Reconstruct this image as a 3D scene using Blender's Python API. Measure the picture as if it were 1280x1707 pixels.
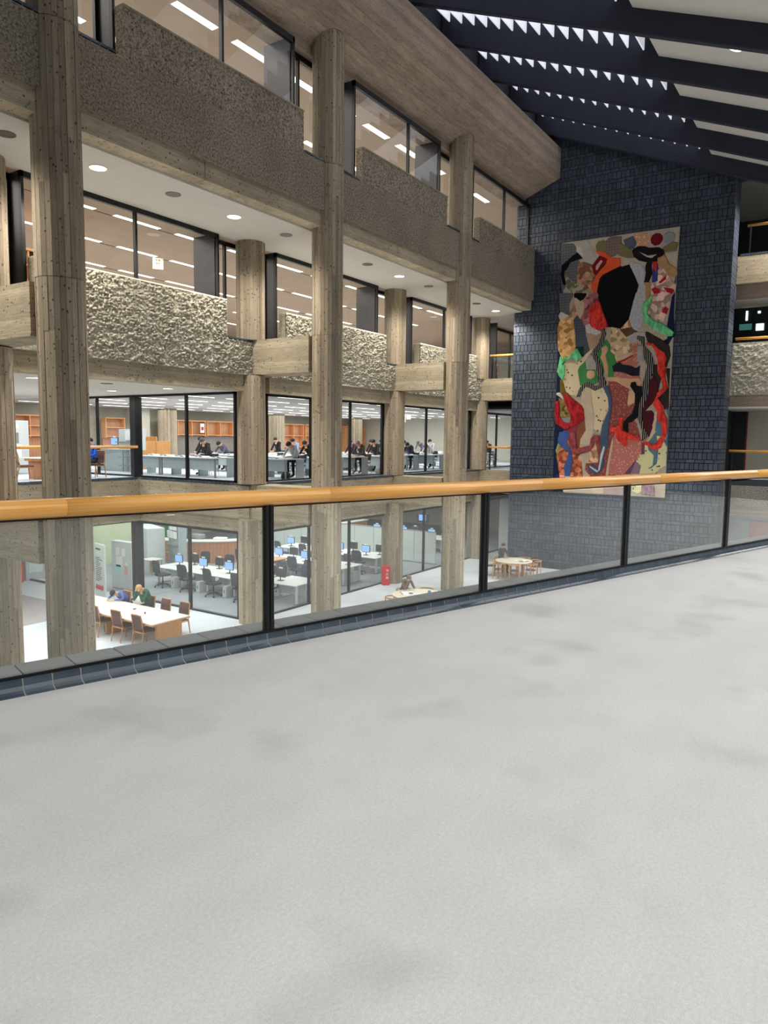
import bpy, bmesh, math, random
from mathutils import Vector, Matrix, noise
random.seed(7)
for o in list(bpy.data.objects):
    bpy.data.objects.remove(o)
S = bpy.context.scene
COL = S.collection
R = math.radians

# ---------------------------------------------------------------- camera
cam_d = bpy.data.cameras.new('camera')
cam = bpy.data.objects.new('camera', cam_d)
COL.objects.link(cam)
cam_d.sensor_fit = 'HORIZONTAL'
cam_d.sensor_width = 36.0
cam_d.lens = 36.0 * 1206.36 / 1280.0
cam_d.clip_start = 0.05
cam_d.clip_end = 300
yaw, pitch, roll = R(33.53346), R(5.80343), R(0.70781)
fw = Vector((math.cos(pitch) * math.cos(yaw), math.cos(pitch) * math.sin(yaw), -math.sin(pitch)))
rt = Vector((math.sin(yaw), -math.cos(yaw), 0))
up = rt.cross(fw)
r2 = math.cos(roll) * rt + math.sin(roll) * up
u2 = -math.sin(roll) * rt + math.cos(roll) * up
cam.matrix_world = Matrix(((r2.x, u2.x, -fw.x, 0), (r2.y, u2.y, -fw.y, 0), (r2.z, u2.z, -fw.z, 1.5), (0, 0, 0, 1)))
S.camera = cam

# ---------------------------------------------------------------- world, view
W = bpy.data.worlds.new('night_sky')
S.world = W
W.use_nodes = True
W.node_tree.nodes['Background'].inputs[0].default_value = (0.75, 0.80, 0.92, 1)
W.node_tree.nodes['Background'].inputs[1].default_value = 0.17
S.view_settings.view_transform = 'Standard'
S.view_settings.look = 'None'
S.view_settings.exposure = 0.0
S.view_settings.gamma = 1.0
S.view_settings.use_curve_mapping = False


def area(name, loc, sx, sy, power, color=(1, 1, 1), rot=(0, 0, 0), parent=None, spread=180):
    d = bpy.data.lights.new(name, 'AREA')
    d.shape = 'RECTANGLE'
    d.size, d.size_y = sx, sy
    d.energy = power
    d.color = color
    d.spread = R(spread)
    o = bpy.data.objects.new(name, d)
    COL.objects.link(o)
    o.location = loc
    o.rotation_euler = rot
    if parent: o.parent = parent
    return o


WARM = (1.0, 0.95, 0.88)
COOL = (0.96, 0.985, 1.0)
# our own walkway and the gallery beyond it: rows of ceiling lamps
area('walkway_lamps_glow', (6.0, -1.0, 4.6), 22, 8.0, 930, (1.0, 0.99, 0.965))
area('gallery_lamps_glow', (24.0, -2.0, 4.4), 14, 6.0, 800, (1.0, 0.99, 0.965))
# storeys behind the glass, lit by their ceiling strips, plus an added atrium fill
area('ground_storey_glow', (27, 23.6, -1.72), 19, 12, 1150, COOL)
area('ground_lounge_glow', (12, 20.5, -1.75), 10, 7.0, 430, COOL)
area('atrium_fill_light', (23, 9.0, -0.1), 24, 6.0, 800, COOL)  # added fill light in mid-air over the atrium, no fixture there
area('reading_storey_glow', (31, 25.2, 2.86), 27, 14, 2600, COOL)
area('reading_lounge_glow', (11.5, 23.5, 2.86), 9, 6, 450, COOL)
area('third_storey_glow', (24, 23.5, 7.4), 34, 12, 3300, WARM)
area('top_storey_glow', (24, 19, 12.45), 34, 9, 2600, WARM)
area('far_passage_glow', (40, 10.5, 2.8), 8, 8, 60, COOL)

# ---------------------------------------------------------------- materials
MATS = {}


def lin(c):
    return tuple(((x / 255.0) / 12.92 if x / 255.0 <= 0.04045 else ((x / 255.0 + 0.055) / 1.055) ** 2.4) for x in c)


class NT:
    def __init__(s, name):
        s.m = bpy.data.materials.new(name)
        s.m.use_nodes = True
        s.t = s.m.node_tree
        s.b = s.t.nodes['Principled BSDF']
        MATS[name] = s.m

    def n(s, typ, **kw):
        nd = s.t.nodes.new(typ)
        for k, v in kw.items():
            if k.startswith('i_'):
                key = k[2:]
                key = int(key) if key.isdigit() else key.replace('_', ' ')
                nd.inputs[key].default_value = v
            else:
                setattr(nd, k, v)
        return nd

    def l(s, a, b):
        s.t.links.new(a, b)

    def coord(s, scale=(1, 1, 1), kind='Object'):
        tc = s.n('ShaderNodeTexCoord')
        mp = s.n('ShaderNodeMapping')
        mp.inputs['Scale'].default_value = scale
        s.l(tc.outputs[kind], mp.inputs[0])
        return mp.outputs[0]

    def noise(s, vec, scale, detail=3, rough=0.55):
        nd = s.n('ShaderNodeTexNoise')
        nd.inputs['Scale'].default_value = scale
        nd.inputs['Detail'].default_value = detail
        nd.inputs['Roughness'].default_value = rough
        s.l(vec, nd.inputs['Vector'])
        return nd.outputs['Fac']

    def voro(s, vec, scale, feature='F1', out='Distance'):
        nd = s.n('ShaderNodeTexVoronoi')
        nd.feature = feature
        nd.inputs['Scale'].default_value = scale
        s.l(vec, nd.inputs['Vector'])
        return nd.outputs[out]

    def ramp(s, fac, stops):
        nd = s.n('ShaderNodeValToRGB')
        el = nd.color_ramp.elements
        while len(el) < len(stops): el.new(0.5)
        for e, (p, c) in zip(el, stops):
            e.position = p
            e.color = (*c, 1) if len(c) == 3 else c
        s.l(fac, nd.inputs[0])
        return nd.outputs[0]

    def rng(s, fac, a, b, c, d):
        nd = s.n('ShaderNodeMapRange')
        for i, v in enumerate((a, b, c, d)): nd.inputs[i + 1].default_value = v
        s.l(fac, nd.inputs[0])
        return nd.outputs[0]

    def mix(s, fac, a, b, mode='MIX'):
        nd = s.n('ShaderNodeMix', data_type='RGBA', blend_type=mode)
        for k, v in ((0, fac), (6, a), (7, b)):
            if hasattr(v, 'links') or hasattr(v, 'is_linked'):
                s.l(v, nd.inputs[k])
            else:
                nd.inputs[k].default_value = (*v, 1) if isinstance(v, tuple) and len(v) == 3 else v
        return nd.outputs[2]

    def math(s, op, a, b=0.0):
        nd = s.n('ShaderNodeMath', operation=op)
        for k, v in ((0, a), (1, b)):
            if hasattr(v, 'is_linked'): s.l(v, nd.inputs[k])
            else: nd.inputs[k].default_value = v
        return nd.outputs[0]

    def tone(s, lo, hi):
        at = s.n('ShaderNodeAttribute', attribute_name='tone')
        return s.rng(at.outputs['Fac'], 0, 1, lo, hi)

    def scale_col(s, col, fac):
        nd = s.n('ShaderNodeVectorMath', operation='SCALE')
        s.l(col, nd.inputs[0])
        s.l(fac, nd.inputs['Scale'])
        return nd.outputs[0]

    def bump(s, h, strength=0.3, dist=0.01):
        nd = s.n('ShaderNodeBump')
        nd.inputs['Strength'].default_value = strength
        nd.inputs['Distance'].default_value = dist
        s.l(h, nd.inputs['Height'])
        s.l(nd.outputs[0], s.b.inputs['Normal'])

    def base(s, c):
        if hasattr(c, 'is_linked'): s.l(c, s.b.inputs['Base Color'])
        else: s.b.inputs['Base Color'].default_value = (*c, 1)

    def fin(s, rough=0.7, metal=0.0, spec=0.4):
        s.b.inputs['Roughness'].default_value = rough
        s.b.inputs['Metallic'].default_value = metal
        s.b.inputs['Specular IOR Level'].default_value = spec
        return s.m


def plain(name, c, rough=0.6, metal=0.0, spec=0.4, var=0.12, scale=9.0, tone=0.0):
    t = NT(name)
    v = t.noise(t.coord(), scale, 3)
    f = t.rng(v, 0.25, 0.75, 1 - var, 1 + var)
    if tone: f = t.math('MULTIPLY', f, t.tone(1 - tone, 1 + tone))
    rgb = t.n('ShaderNodeRGB')
    rgb.outputs[0].default_value = (*lin(c), 1)
    t.base(t.scale_col(rgb.outputs[0], f))
    return t.fin(rough, metal, spec)


def emis(name, c, strength, rough=0.5):
    t = NT(name)
    t.base(lin(c))
    t.b.inputs['Emission Color'].default_value = (*lin(c), 1)
    t.b.inputs['Emission Strength'].default_value = strength
    t.fin(rough)
    try: t.m.cycles.emission_sampling = 'NONE'
    except Exception: pass
    return t.m


def board(name, c, ang, bw=0.1, pits=1.0, dark=0.72):
    """board-marked concrete; ang 'v' boards run upright, 'h' boards run level"""
    t = NT(name)
    v = t.coord()
    sep = t.n('ShaderNodeSeparateXYZ')
    t.l(v, sep.inputs[0])
    if ang == 'h':
        q = t.math('FLOOR', t.math('DIVIDE', sep.outputs[2], bw))
        wn = t.n('ShaderNodeTexWhiteNoise', noise_dimensions='1D')
        t.l(q, wn.inputs['W'])
        bd = t.rng(wn.outputs['Value'], 0, 1, 0.80, 1.10)
        fr = t.math('FRACT', t.math('DIVIDE', sep.outputs[2], bw))
        seam = t.rng(fr, 0.0, 0.1, 0.7, 1.0)
        st = t.coord((0.6, 0.6, 9))
    else:
        bd = t.tone(0.66, 1.18)
        seam = None
        st = t.coord((9, 9, 0.55))
    grain = t.rng(t.noise(st, 3.2, 6, 0.75), 0.28, 0.72, 0.66, 1.26)
    blot = t.rng(t.noise(t.coord((1, 1, 0.5)), 0.55, 4), 0.3, 0.7, 0.82, 1.12)
    vd = t.voro(v, 9.0)
    gate = t.rng(t.noise(v, 2.3, 2), 0.40, 0.52, 0.0, 1.0)
    pit = t.rng(vd, 0.13, 0.24, 1.0, 0.0)
    pit = t.math('MULTIPLY', pit, gate)
    vd2 = t.voro(t.coord((1, 1, 0.8)), 22.0)
    pit2 = t.math('MULTIPLY', t.rng(vd2, 0.10, 0.2, 0.7, 0.0), t.rng(t.noise(v, 5.0, 2), 0.5, 0.6, 0, 1))
    pp = t.math('MULTIPLY', t.math('MAXIMUM', pit, pit2), pits)
    f = t.math('MULTIPLY', t.math('MULTIPLY', bd, grain), blot)
    if seam is not None: f = t.math('MULTIPLY', f, seam)
    f = t.math('MULTIPLY', f, t.rng(pp, 0, 1, 1.0, 1 - dark))
    rgb = t.n('ShaderNodeRGB')
    rgb.outputs[0].default_value = (*lin(c), 1)
    hue = t.mix(t.noise(t.coord((1, 1, 0.6)), 1.7, 3), (1.06, 0.98, 0.90), (0.96, 1.0, 1.03))
    col = t.mix(1.0, rgb.outputs[0], hue, 'MULTIPLY')
    t.base(t.scale_col(col, f))
    t.bump(t.math('SUBTRACT', t.math('MULTIPLY', grain, 0.4), pp), 0.5, 0.012)
    return t.fin(0.88, 0, 0.25)


CONC_V = board('concrete_upright_boards', (170, 156, 134), 'v')
CONC_H = board('concrete_level_boards', (178, 166, 142), 'h')
CONC_SOFFIT = board('concrete_soffit', (166, 148, 130), 'h', 0.09, 0.7)

t = NT('hammered_concrete')
v = t.coord()
n1 = t.noise(v, 22, 4, 0.7)
t.base(t.ramp(n1, [(0.30, lin((112, 106, 92))), (0.48, lin((168, 162, 144))), (0.7, lin((198, 192, 174)))]))
t.bump(n1, 0.9, 0.02)
ROUGH = t.fin(0.95, 0, 0.15)

t = NT('fine_aggregate')
v = t.coord()
n1 = t.noise(v, 20, 4, 0.8)
n2 = t.noise(v, 0.7, 3)
c = t.ramp(n1, [(0.36, lin((62, 56, 50))), (0.46, lin((138, 126, 110))), (0.60, lin((174, 162, 142))), (0.72, lin((206, 194, 174)))])
t.base(t.scale_col(c, t.rng(n2, 0.3, 0.7, 0.86, 1.12)))
t.bump(n1, 1.0, 0.02)
FINE = t.fin(0.95, 0, 0.15)

t = NT('carpet')
v = t.coord()
fib = t.noise(v, 260, 3, 0.8)
fib2 = t.noise(v, 70, 3, 0.7)
big = t.noise(v, 0.75, 4, 0.55)
mid = t.noise(t.coord((1, 1.6, 1)), 2.1, 3, 0.5)
spots = t.rng(t.noise(v, 1.4, 3, 0.45), 0.57, 0.76, 1.0, 0.80)
f = t.math('MULTIPLY', t.rng(fib, 0.25, 0.75, 0.80, 1.2), t.rng(fib2, 0.3, 0.7, 0.92, 1.08))
f = t.math('MULTIPLY', f, t.rng(big, 0.3, 0.7, 0.96, 1.03))
f = t.math('MULTIPLY', f, t.rng(mid, 0.3, 0.7, 0.97, 1.03))
f = t.math('MULTIPLY', f, spots)
rgb = t.n('ShaderNodeRGB')
rgb.outputs[0].default_value = (*lin((196, 196, 195)), 1)
t.base(t.scale_col(rgb.outputs[0], f))
t.bump(fib, 0.35, 0.004)
CARPET = t.fin(1.0, 0, 0.05)

LOWER_CARPET = plain('lower_carpet', (204, 208, 213), 0.95, spec=0.1, var=0.05, scale=1.3)
BROWN_CARPET = plain('brown_carpet', (166, 158, 156), 0.95, spec=0.1, var=0.05, scale=2)
GREY_CARPET = plain('office_carpet', (160, 163, 168), 0.95, spec=0.1, var=0.05, scale=2)
WHITE = plain('white_ceiling', (205, 200, 190), 0.85, spec=0.2, var=0.03, scale=3)
BOUNCECEIL = plain('ceiling_warm_bounce', (188, 166, 144), 0.85, spec=0.2, var=0.05, scale=1.2)  # warm bounce off the orange bookcases put into the ceiling colour
GREYCEIL = plain('grey_ceiling', (176, 170, 166), 0.85, spec=0.2, var=0.05, scale=1.2)
CREAMWALL = plain('cream_wall', (214, 210, 192), 0.85, spec=0.2, var=0.03, scale=2)
GREENWALL = plain('pale_green_wall', (206, 212, 180), 0.85, spec=0.2, var=0.03, scale=2)
ROOFDARK = plain('roof_beam_paint', (48, 50, 62), 0.75, spec=0.25, var=0.14, scale=0.8)
BLACK = plain('black_metal', (26, 25, 27), 0.35, 0.3, 0.5, var=0.1)
BLACKBOX = plain('black_panel', (46, 43, 46), 0.3, 0.2, 0.5, var=0.1, scale=2)
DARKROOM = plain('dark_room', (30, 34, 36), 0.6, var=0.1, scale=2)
COPING = plain('grey_stone', (128, 130, 132), 0.6, spec=0.4, var=0.1, scale=14, tone=0.12)
GROUT = plain('grout', (158, 156, 150), 0.9, spec=0.1)
SEALANT = plain('rubber_black', (12, 12, 13), 0.5)
TILE = plain('blue_glazed_tile', (66, 78, 90), 0.13, spec=0.6, var=0.16, scale=11, tone=0.16)
GLINT = plain('tile_ridge', (150, 150, 148), 0.4)
BRICK = plain('navy_glazed_brick', (62, 70, 82), 0.42, spec=0.5, var=0.2, scale=5, tone=0.38)
MORTAR = plain('dark_mortar', (14, 16, 21), 0.9, spec=0.1)
STEEL = plain('grey_metal', (150, 152, 152), 0.4, 0.4, 0.5)
LGREY = plain('light_grey_panel', (204, 208, 206), 0.55, var=0.03)
DESKGREY = plain('blue_grey_panel', (170, 181, 184), 0.5, var=0.04)
DESKTOP = plain('white_desktop', (228, 228, 222), 0.4, var=0.02)
IVORY = plain('ivory_tabletop', (238, 230, 206), 0.35, var=0.02)
PARTITION = plain('partition_board', (206, 211, 204), 0.6, var=0.03)
CHARCOAL = plain('charcoal_fabric', (66, 70, 76), 0.9, spec=0.1, var=0.12, scale=30)
INDIGO = plain('indigo_fabric', (66, 70, 96), 0.9, spec=0.1, var=0.12, scale=30)
BROWNFAB = plain('brown_fabric', (104, 74, 70), 0.85, spec=0.15, var=0.1, scale=30)
PCGREY = plain('pc_case', (190, 192, 186), 0.5, var=0.03)
PAPER = plain('paper', (236, 236, 232), 0.7, var=0.03)
REDPAINT = plain('red_paint', (206, 26, 30), 0.35, var=0.05)
MIRRORSTEEL = plain('brushed_disc', (112, 104, 94), 0.5, 0.3)
SIGNW = emis('lit_sign_white', (245, 240, 225), 0.7)
GREENSIGN = plain('green_print', (60, 150, 90), 0.6)
BLUEPRINT = plain('blue_print', (90, 130, 190), 0.6)
TEALPRINT = plain('teal_print', (176, 216, 208), 0.6)
PINKPRINT = plain('pink_print', (226, 170, 170), 0.6)
INK = plain('ink', (70, 70, 74), 0.7)
INKRED = plain('red_ink', (190, 60, 60), 0.7)
LAMP = emis('lamp_white', (255, 252, 244), 4.0)
LAMPW = emis('lamp_warm', (255, 246, 228), 4.0)
FINGLOW = emis('baffle_added_glow', (226, 228, 236), 0.62)  # added glow stands for light on the white baffles
SCREEN = emis('monitor_screen', (138, 178, 240), 0.55)
SCREENOFF = plain('monitor_back', (52, 54, 58), 0.4)
WINGLOW = emis('lit_window', (225, 245, 240), 1.2)
TEALGLOW = emis('teal_window', (70, 130, 120), 0.5)


def wood(name, c, c2, rough=0.35, sc=(2, 30, 30), wv=0.3):
    t = NT(name)
    v = t.coord(sc)
    g = t.noise(v, 1.6, 5, 0.6)
    w = t.n('ShaderNodeTexWave', i_Scale=1.2, i_Distortion=5.0, i_Detail=3.0)
    t.l(v, w.inputs['Vector'])
    f = t.math('ADD', t.math('MULTIPLY', g, 1 - wv), t.math('MULTIPLY', w.outputs['Fac'], wv))
    t.base(t.ramp(f, [(0.3, lin(c2)), (0.65, lin(c))]))
    return t.fin(rough, 0, 0.5)


RAILWOOD = wood('handrail_wood', (240, 180, 96), (222, 152, 70), 0.25, (1.2, 40, 40), 0.0)
OAK = wood('oak', (206, 150, 88), (176, 120, 62), 0.45, (8, 8, 2))
SHELFWOOD = wood('orange_shelf_wood', (230, 170, 114), (214, 150, 96), 0.5, (3, 3, 1))
SHELFBACK = wood('shelf_back', (208, 160, 122), (196, 146, 108), 0.6, (3, 3, 1))
REDWOOD = wood('red_brown_laminate', (190, 132, 96), (172, 116, 84), 0.45, (2, 2, 1))


def glass(name, tint, gloss=0.10, rough=0.0):
    t = NT(name)
    nt = t.t
    out = nt.nodes['Material Output']
    tr = t.n('ShaderNodeBsdfTransparent')
    tr.inputs[0].default_value = (*tint, 1)
    gl = t.n('ShaderNodeBsdfGlossy')
    gl.inputs['Roughness'].default_value = rough
    gl.inputs[0].default_value = (1, 1, 1, 1)
    lw = t.n('ShaderNodeLayerWeight')
    lw.inputs[0].default_value = 0.5
    mx = t.n('ShaderNodeMixShader')
    fac = t.math('ADD', t.math('MULTIPLY', t.math('POWER', lw.outputs['Facing'], 4.5), 0.75), gloss)
    t.l(fac, mx.inputs[0])
    t.l(tr.outputs[0], mx.inputs[1])
    t.l(gl.outputs[0], mx.inputs[2])
    t.l(mx.outputs[0], out.inputs['Surface'])
    return t.m


GLASS = glass('window_glass', (0.97, 0.98, 0.975), 0.015)
RAILGLASS = glass('balustrade_glass', (0.95, 0.975, 0.965), 0.07)


# ---------------------------------------------------------------- mesh builder
class MB:
    def __init__(s):
        s.v, s.f, s.tn, s.mi = [], [], [], []
        s.M = None

    def add(s, vs, fs, tone=0.5, mi=0):
        n = len(s.v)
        if s.M is not None: vs = [tuple(s.M @ Vector(p)) for p in vs]
        s.v += [tuple(p) for p in vs]
        s.f += [tuple(i + n for i in f) for f in fs]
        s.tn += [tone] * len(fs)
        s.mi += [mi] * len(fs)
        return s

    def box(s, x0, x1, y0, y1, z0, z1, tone=0.5, mi=0):
        x0, x1 = min(x0, x1), max(x0, x1)
        y0, y1 = min(y0, y1), max(y0, y1)
        z0, z1 = min(z0, z1), max(z0, z1)
        vs = [(x0, y0, z0), (x1, y0, z0), (x1, y1, z0), (x0, y1, z0), (x0, y0, z1), (x1, y0, z1), (x1, y1, z1), (x0, y1, z1)]
        return s.add(vs, [(0, 3, 2, 1), (4, 5, 6, 7), (0, 1, 5, 4), (1, 2, 6, 5), (2, 3, 7, 6), (3, 0, 4, 7)], tone, mi)

    def bbox(s, x0, x1, y0, y1, z0, z1, b=0.01, mi=0):
        """box with chamfered upright edges and top"""
        x0, x1 = min(x0, x1), max(x0, x1)
        y0, y1 = min(y0, y1), max(y0, y1)
        def ring(i, z):
            a, c, d, e = x0 + i, x1 - i, y0 + i, y1 - i
            return [(a + b, d, z), (c - b, d, z), (c, d + b, z), (c, e - b, z), (c - b, e, z), (a + b, e, z), (a, e - b, z), (a, d + b, z)]
        rs = [ring(b * .7, z0), ring(0, z0 + b), ring(0, z1 - b), ring(b * .7, z1)]
        return s.loft(rs, True, mi)

    def loft(s, rings, cap=True, mi=0, tone=0.5, closed=True):
        n = len(rings[0])
        vs = [p for r in rings for p in r]
        fs = []
        for k in range(len(rings) - 1):
            for i in range(n if closed else n - 1):
                j = (i + 1) % n
                fs.append((k * n + i, k * n + j, (k + 1) * n + j, (k + 1) * n + i))
        if cap:
            fs.append(tuple(range(n - 1, -1, -1)))
            fs.append(tuple((len(rings) - 1) * n + i for i in range(n)))
        return s.add(vs, fs, tone, mi)

    def lathe(s, prof, cx=0, cy=0, n=16, mi=0):
        """prof: list of (r, z)"""
        rings = [[(cx + r * math.cos(2 * math.pi * i / n), cy + r * math.sin(2 * math.pi * i / n), z) for i in range(n)] for r, z in prof]
        return s.loft(rings, True, mi)

    def tube(s, pts, r, n=8, mi=0, cap=True):
        pts = [Vector(p) for p in pts]
        rings = []
        for k, p in enumerate(pts):
            d = (pts[min(k + 1, len(pts) - 1)] - pts[max(k - 1, 0)]).normalized()
            a = d.cross(Vector((0, 0, 1)))
            if a.length < 0.05: a = d.cross(Vector((1, 0, 0)))
            a.normalize()
            b = d.cross(a)
            rr = r[k] if isinstance(r, (list, tuple)) else r
            rings.append([tuple(p + rr * (math.cos(2 * math.pi * i / n) * a + math.sin(2 * math.pi * i / n) * b)) for i in range(n)])
        return s.loft(rings, cap, mi)

    def prism(s, poly, z0, z1, axis='z', mi=0, tone=0.5):
        def P(a, b, c):
            return {'z': (a, b, c), 'y': (a, c, b), 'x': (c, a, b)}[axis]
        n = len(poly)
        vs = [P(a, b, z0) for a, b in poly] + [P(a, b, z1) for a, b in poly]
        fs = [tuple(range(n)), tuple(range(2 * n - 1, n - 1, -1))]
        fs += [(i, i + n, (i + 1) % n + n, (i + 1) % n) for i in range(n)]
        return s.add(vs, fs, tone, mi)

    def mesh(s, name, mats, smooth=False):
        me = bpy.data.meshes.new(name)
        me.from_pydata(s.v, [], s.f)
        if not isinstance(mats, (list, tuple)): mats = [mats]
        for m in mats: me.materials.append(m)
        me.polygons.foreach_set('material_index', s.mi)
        at = me.attributes.new('tone', 'FLOAT', 'FACE')
        at.data.foreach_set('value', s.tn)
        if smooth: me.polygons.foreach_set('use_smooth', [True] * len(s.f))
        me.validate()
        bm = bmesh.new()
        bm.from_mesh(me)
        bmesh.ops.recalc_face_normals(bm, faces=bm.faces)
        bm.to_mesh(me)
        bm.free()
        return me

    def build(s, name, mats, parent=None, smooth=False, loc=None, rz=0):
        o = bpy.data.objects.new(name, s.mesh(name, mats, smooth))
        COL.objects.link(o)
        if parent: o.parent = parent
        if loc is not None: o.location = loc
        if rz: o.rotation_euler.z = rz
        return o


def tag(o, label, cat, group=None):
    o['label'] = label
    o['category'] = cat
    if group: o['group'] = group
    return o


def thing(name, label, cat, loc=(0, 0, 0), rz=0, group=None):
    o = bpy.data.objects.new(name, None)
    o.empty_display_size = 0.1
    COL.objects.link(o)
    o.location = loc
    o.rotation_euler = (0, 0, rz)
    return tag(o, label, cat, group)


def struct(o):
    o['kind'] = 'structure'
    return o


def stuff(o):
    o['kind'] = 'stuff'
    return o


def dup(root, loc, rz, label, group=None, cat=None):
    r = root.copy()
    COL.objects.link(r)
    r.location = loc
    r.rotation_euler = (0, 0, rz)
    r['label'] = label
    if group: r['group'] = group
    if cat: r['category'] = cat
    for ch in list(root.children):
        c = ch.copy()
        COL.objects.link(c)
        c.parent = r
        for g in list(ch.children):
            d = g.copy()
            COL.objects.link(d)
            d.parent = c
    return r


def box(name, mat, x0, x1, y0, y1, z0, z1, parent=None):
    return MB().box(x0, x1, y0, y1, z0, z1).build(name, mat, parent)
TCOL = {'beige':(196, 176, 150), 'black':(9, 9, 12), 'blackbrown':(26, 16, 18), 'blackcloth':(18, 18, 20), 'bluecloth':(52, 60, 124), 'bluecloth2':(70, 92, 150), 'bluegrey':(84, 92, 104), 'bluegrey2':(72, 88, 112), 'brick':(140, 72, 64), 'brickdots':(178, 112, 92), 'brown':(150, 104, 76), 'brown2':(142, 84, 58), 'brownplain':(98, 68, 42), 'burg':(142, 62, 68), 'burg2':(74, 26, 32), 'cream':(186, 170, 152), 'cream2':(178, 162, 138), 'cream3':(204, 180, 148), 'crimson':(160, 10, 22), 'darkgreen':(20, 66, 48), 'darknavy':(34, 34, 46), 'darkred':(112, 16, 24), 'dkbrown':(54, 44, 38), 'green':(104, 192, 128), 'greenpatch':(70, 136, 74), 'greycloth':(104, 104, 106), 'greywhite':(178, 172, 164), 'lime':(140, 176, 104), 'mauve':(144, 112, 122), 'mauve2':(170, 146, 140), 'mustard':(116, 92, 32), 'navy':(22, 34, 62), 'olive':(122, 112, 74), 'oliveg':(128, 122, 96), 'orange':(222, 84, 44), 'orangebrown':(176, 90, 52), 'orangefloral':(204, 152, 92), 'palegrey':(172, 160, 150), 'palepink':(184, 168, 164), 'peach':(212, 166, 128), 'pink':(214, 160, 160), 'plaidrose':(128, 104, 100), 'purple':(108, 72, 92), 'quilt':(190, 160, 120), 'red':(208, 48, 36), 'redfloral':(150, 84, 84), 'redspot':(172, 30, 36), 'redwhite':(206, 180, 150), 'rose':(178, 110, 98), 'silver':(142, 146, 146), 'spotcream':(212, 192, 156), 'stripe':(24, 22, 28), 'tan':(178, 134, 92), 'tandots':(196, 148, 112), 'tanfloral':(196, 150, 112), 'tanpink':(186, 150, 126), 'teal':(90, 120, 134), 'white':(205, 198, 188), 'whitefloral':(196, 160, 144), 'whiteq':(178, 176, 176), 'yellowcream':(208, 200, 150)}
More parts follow.
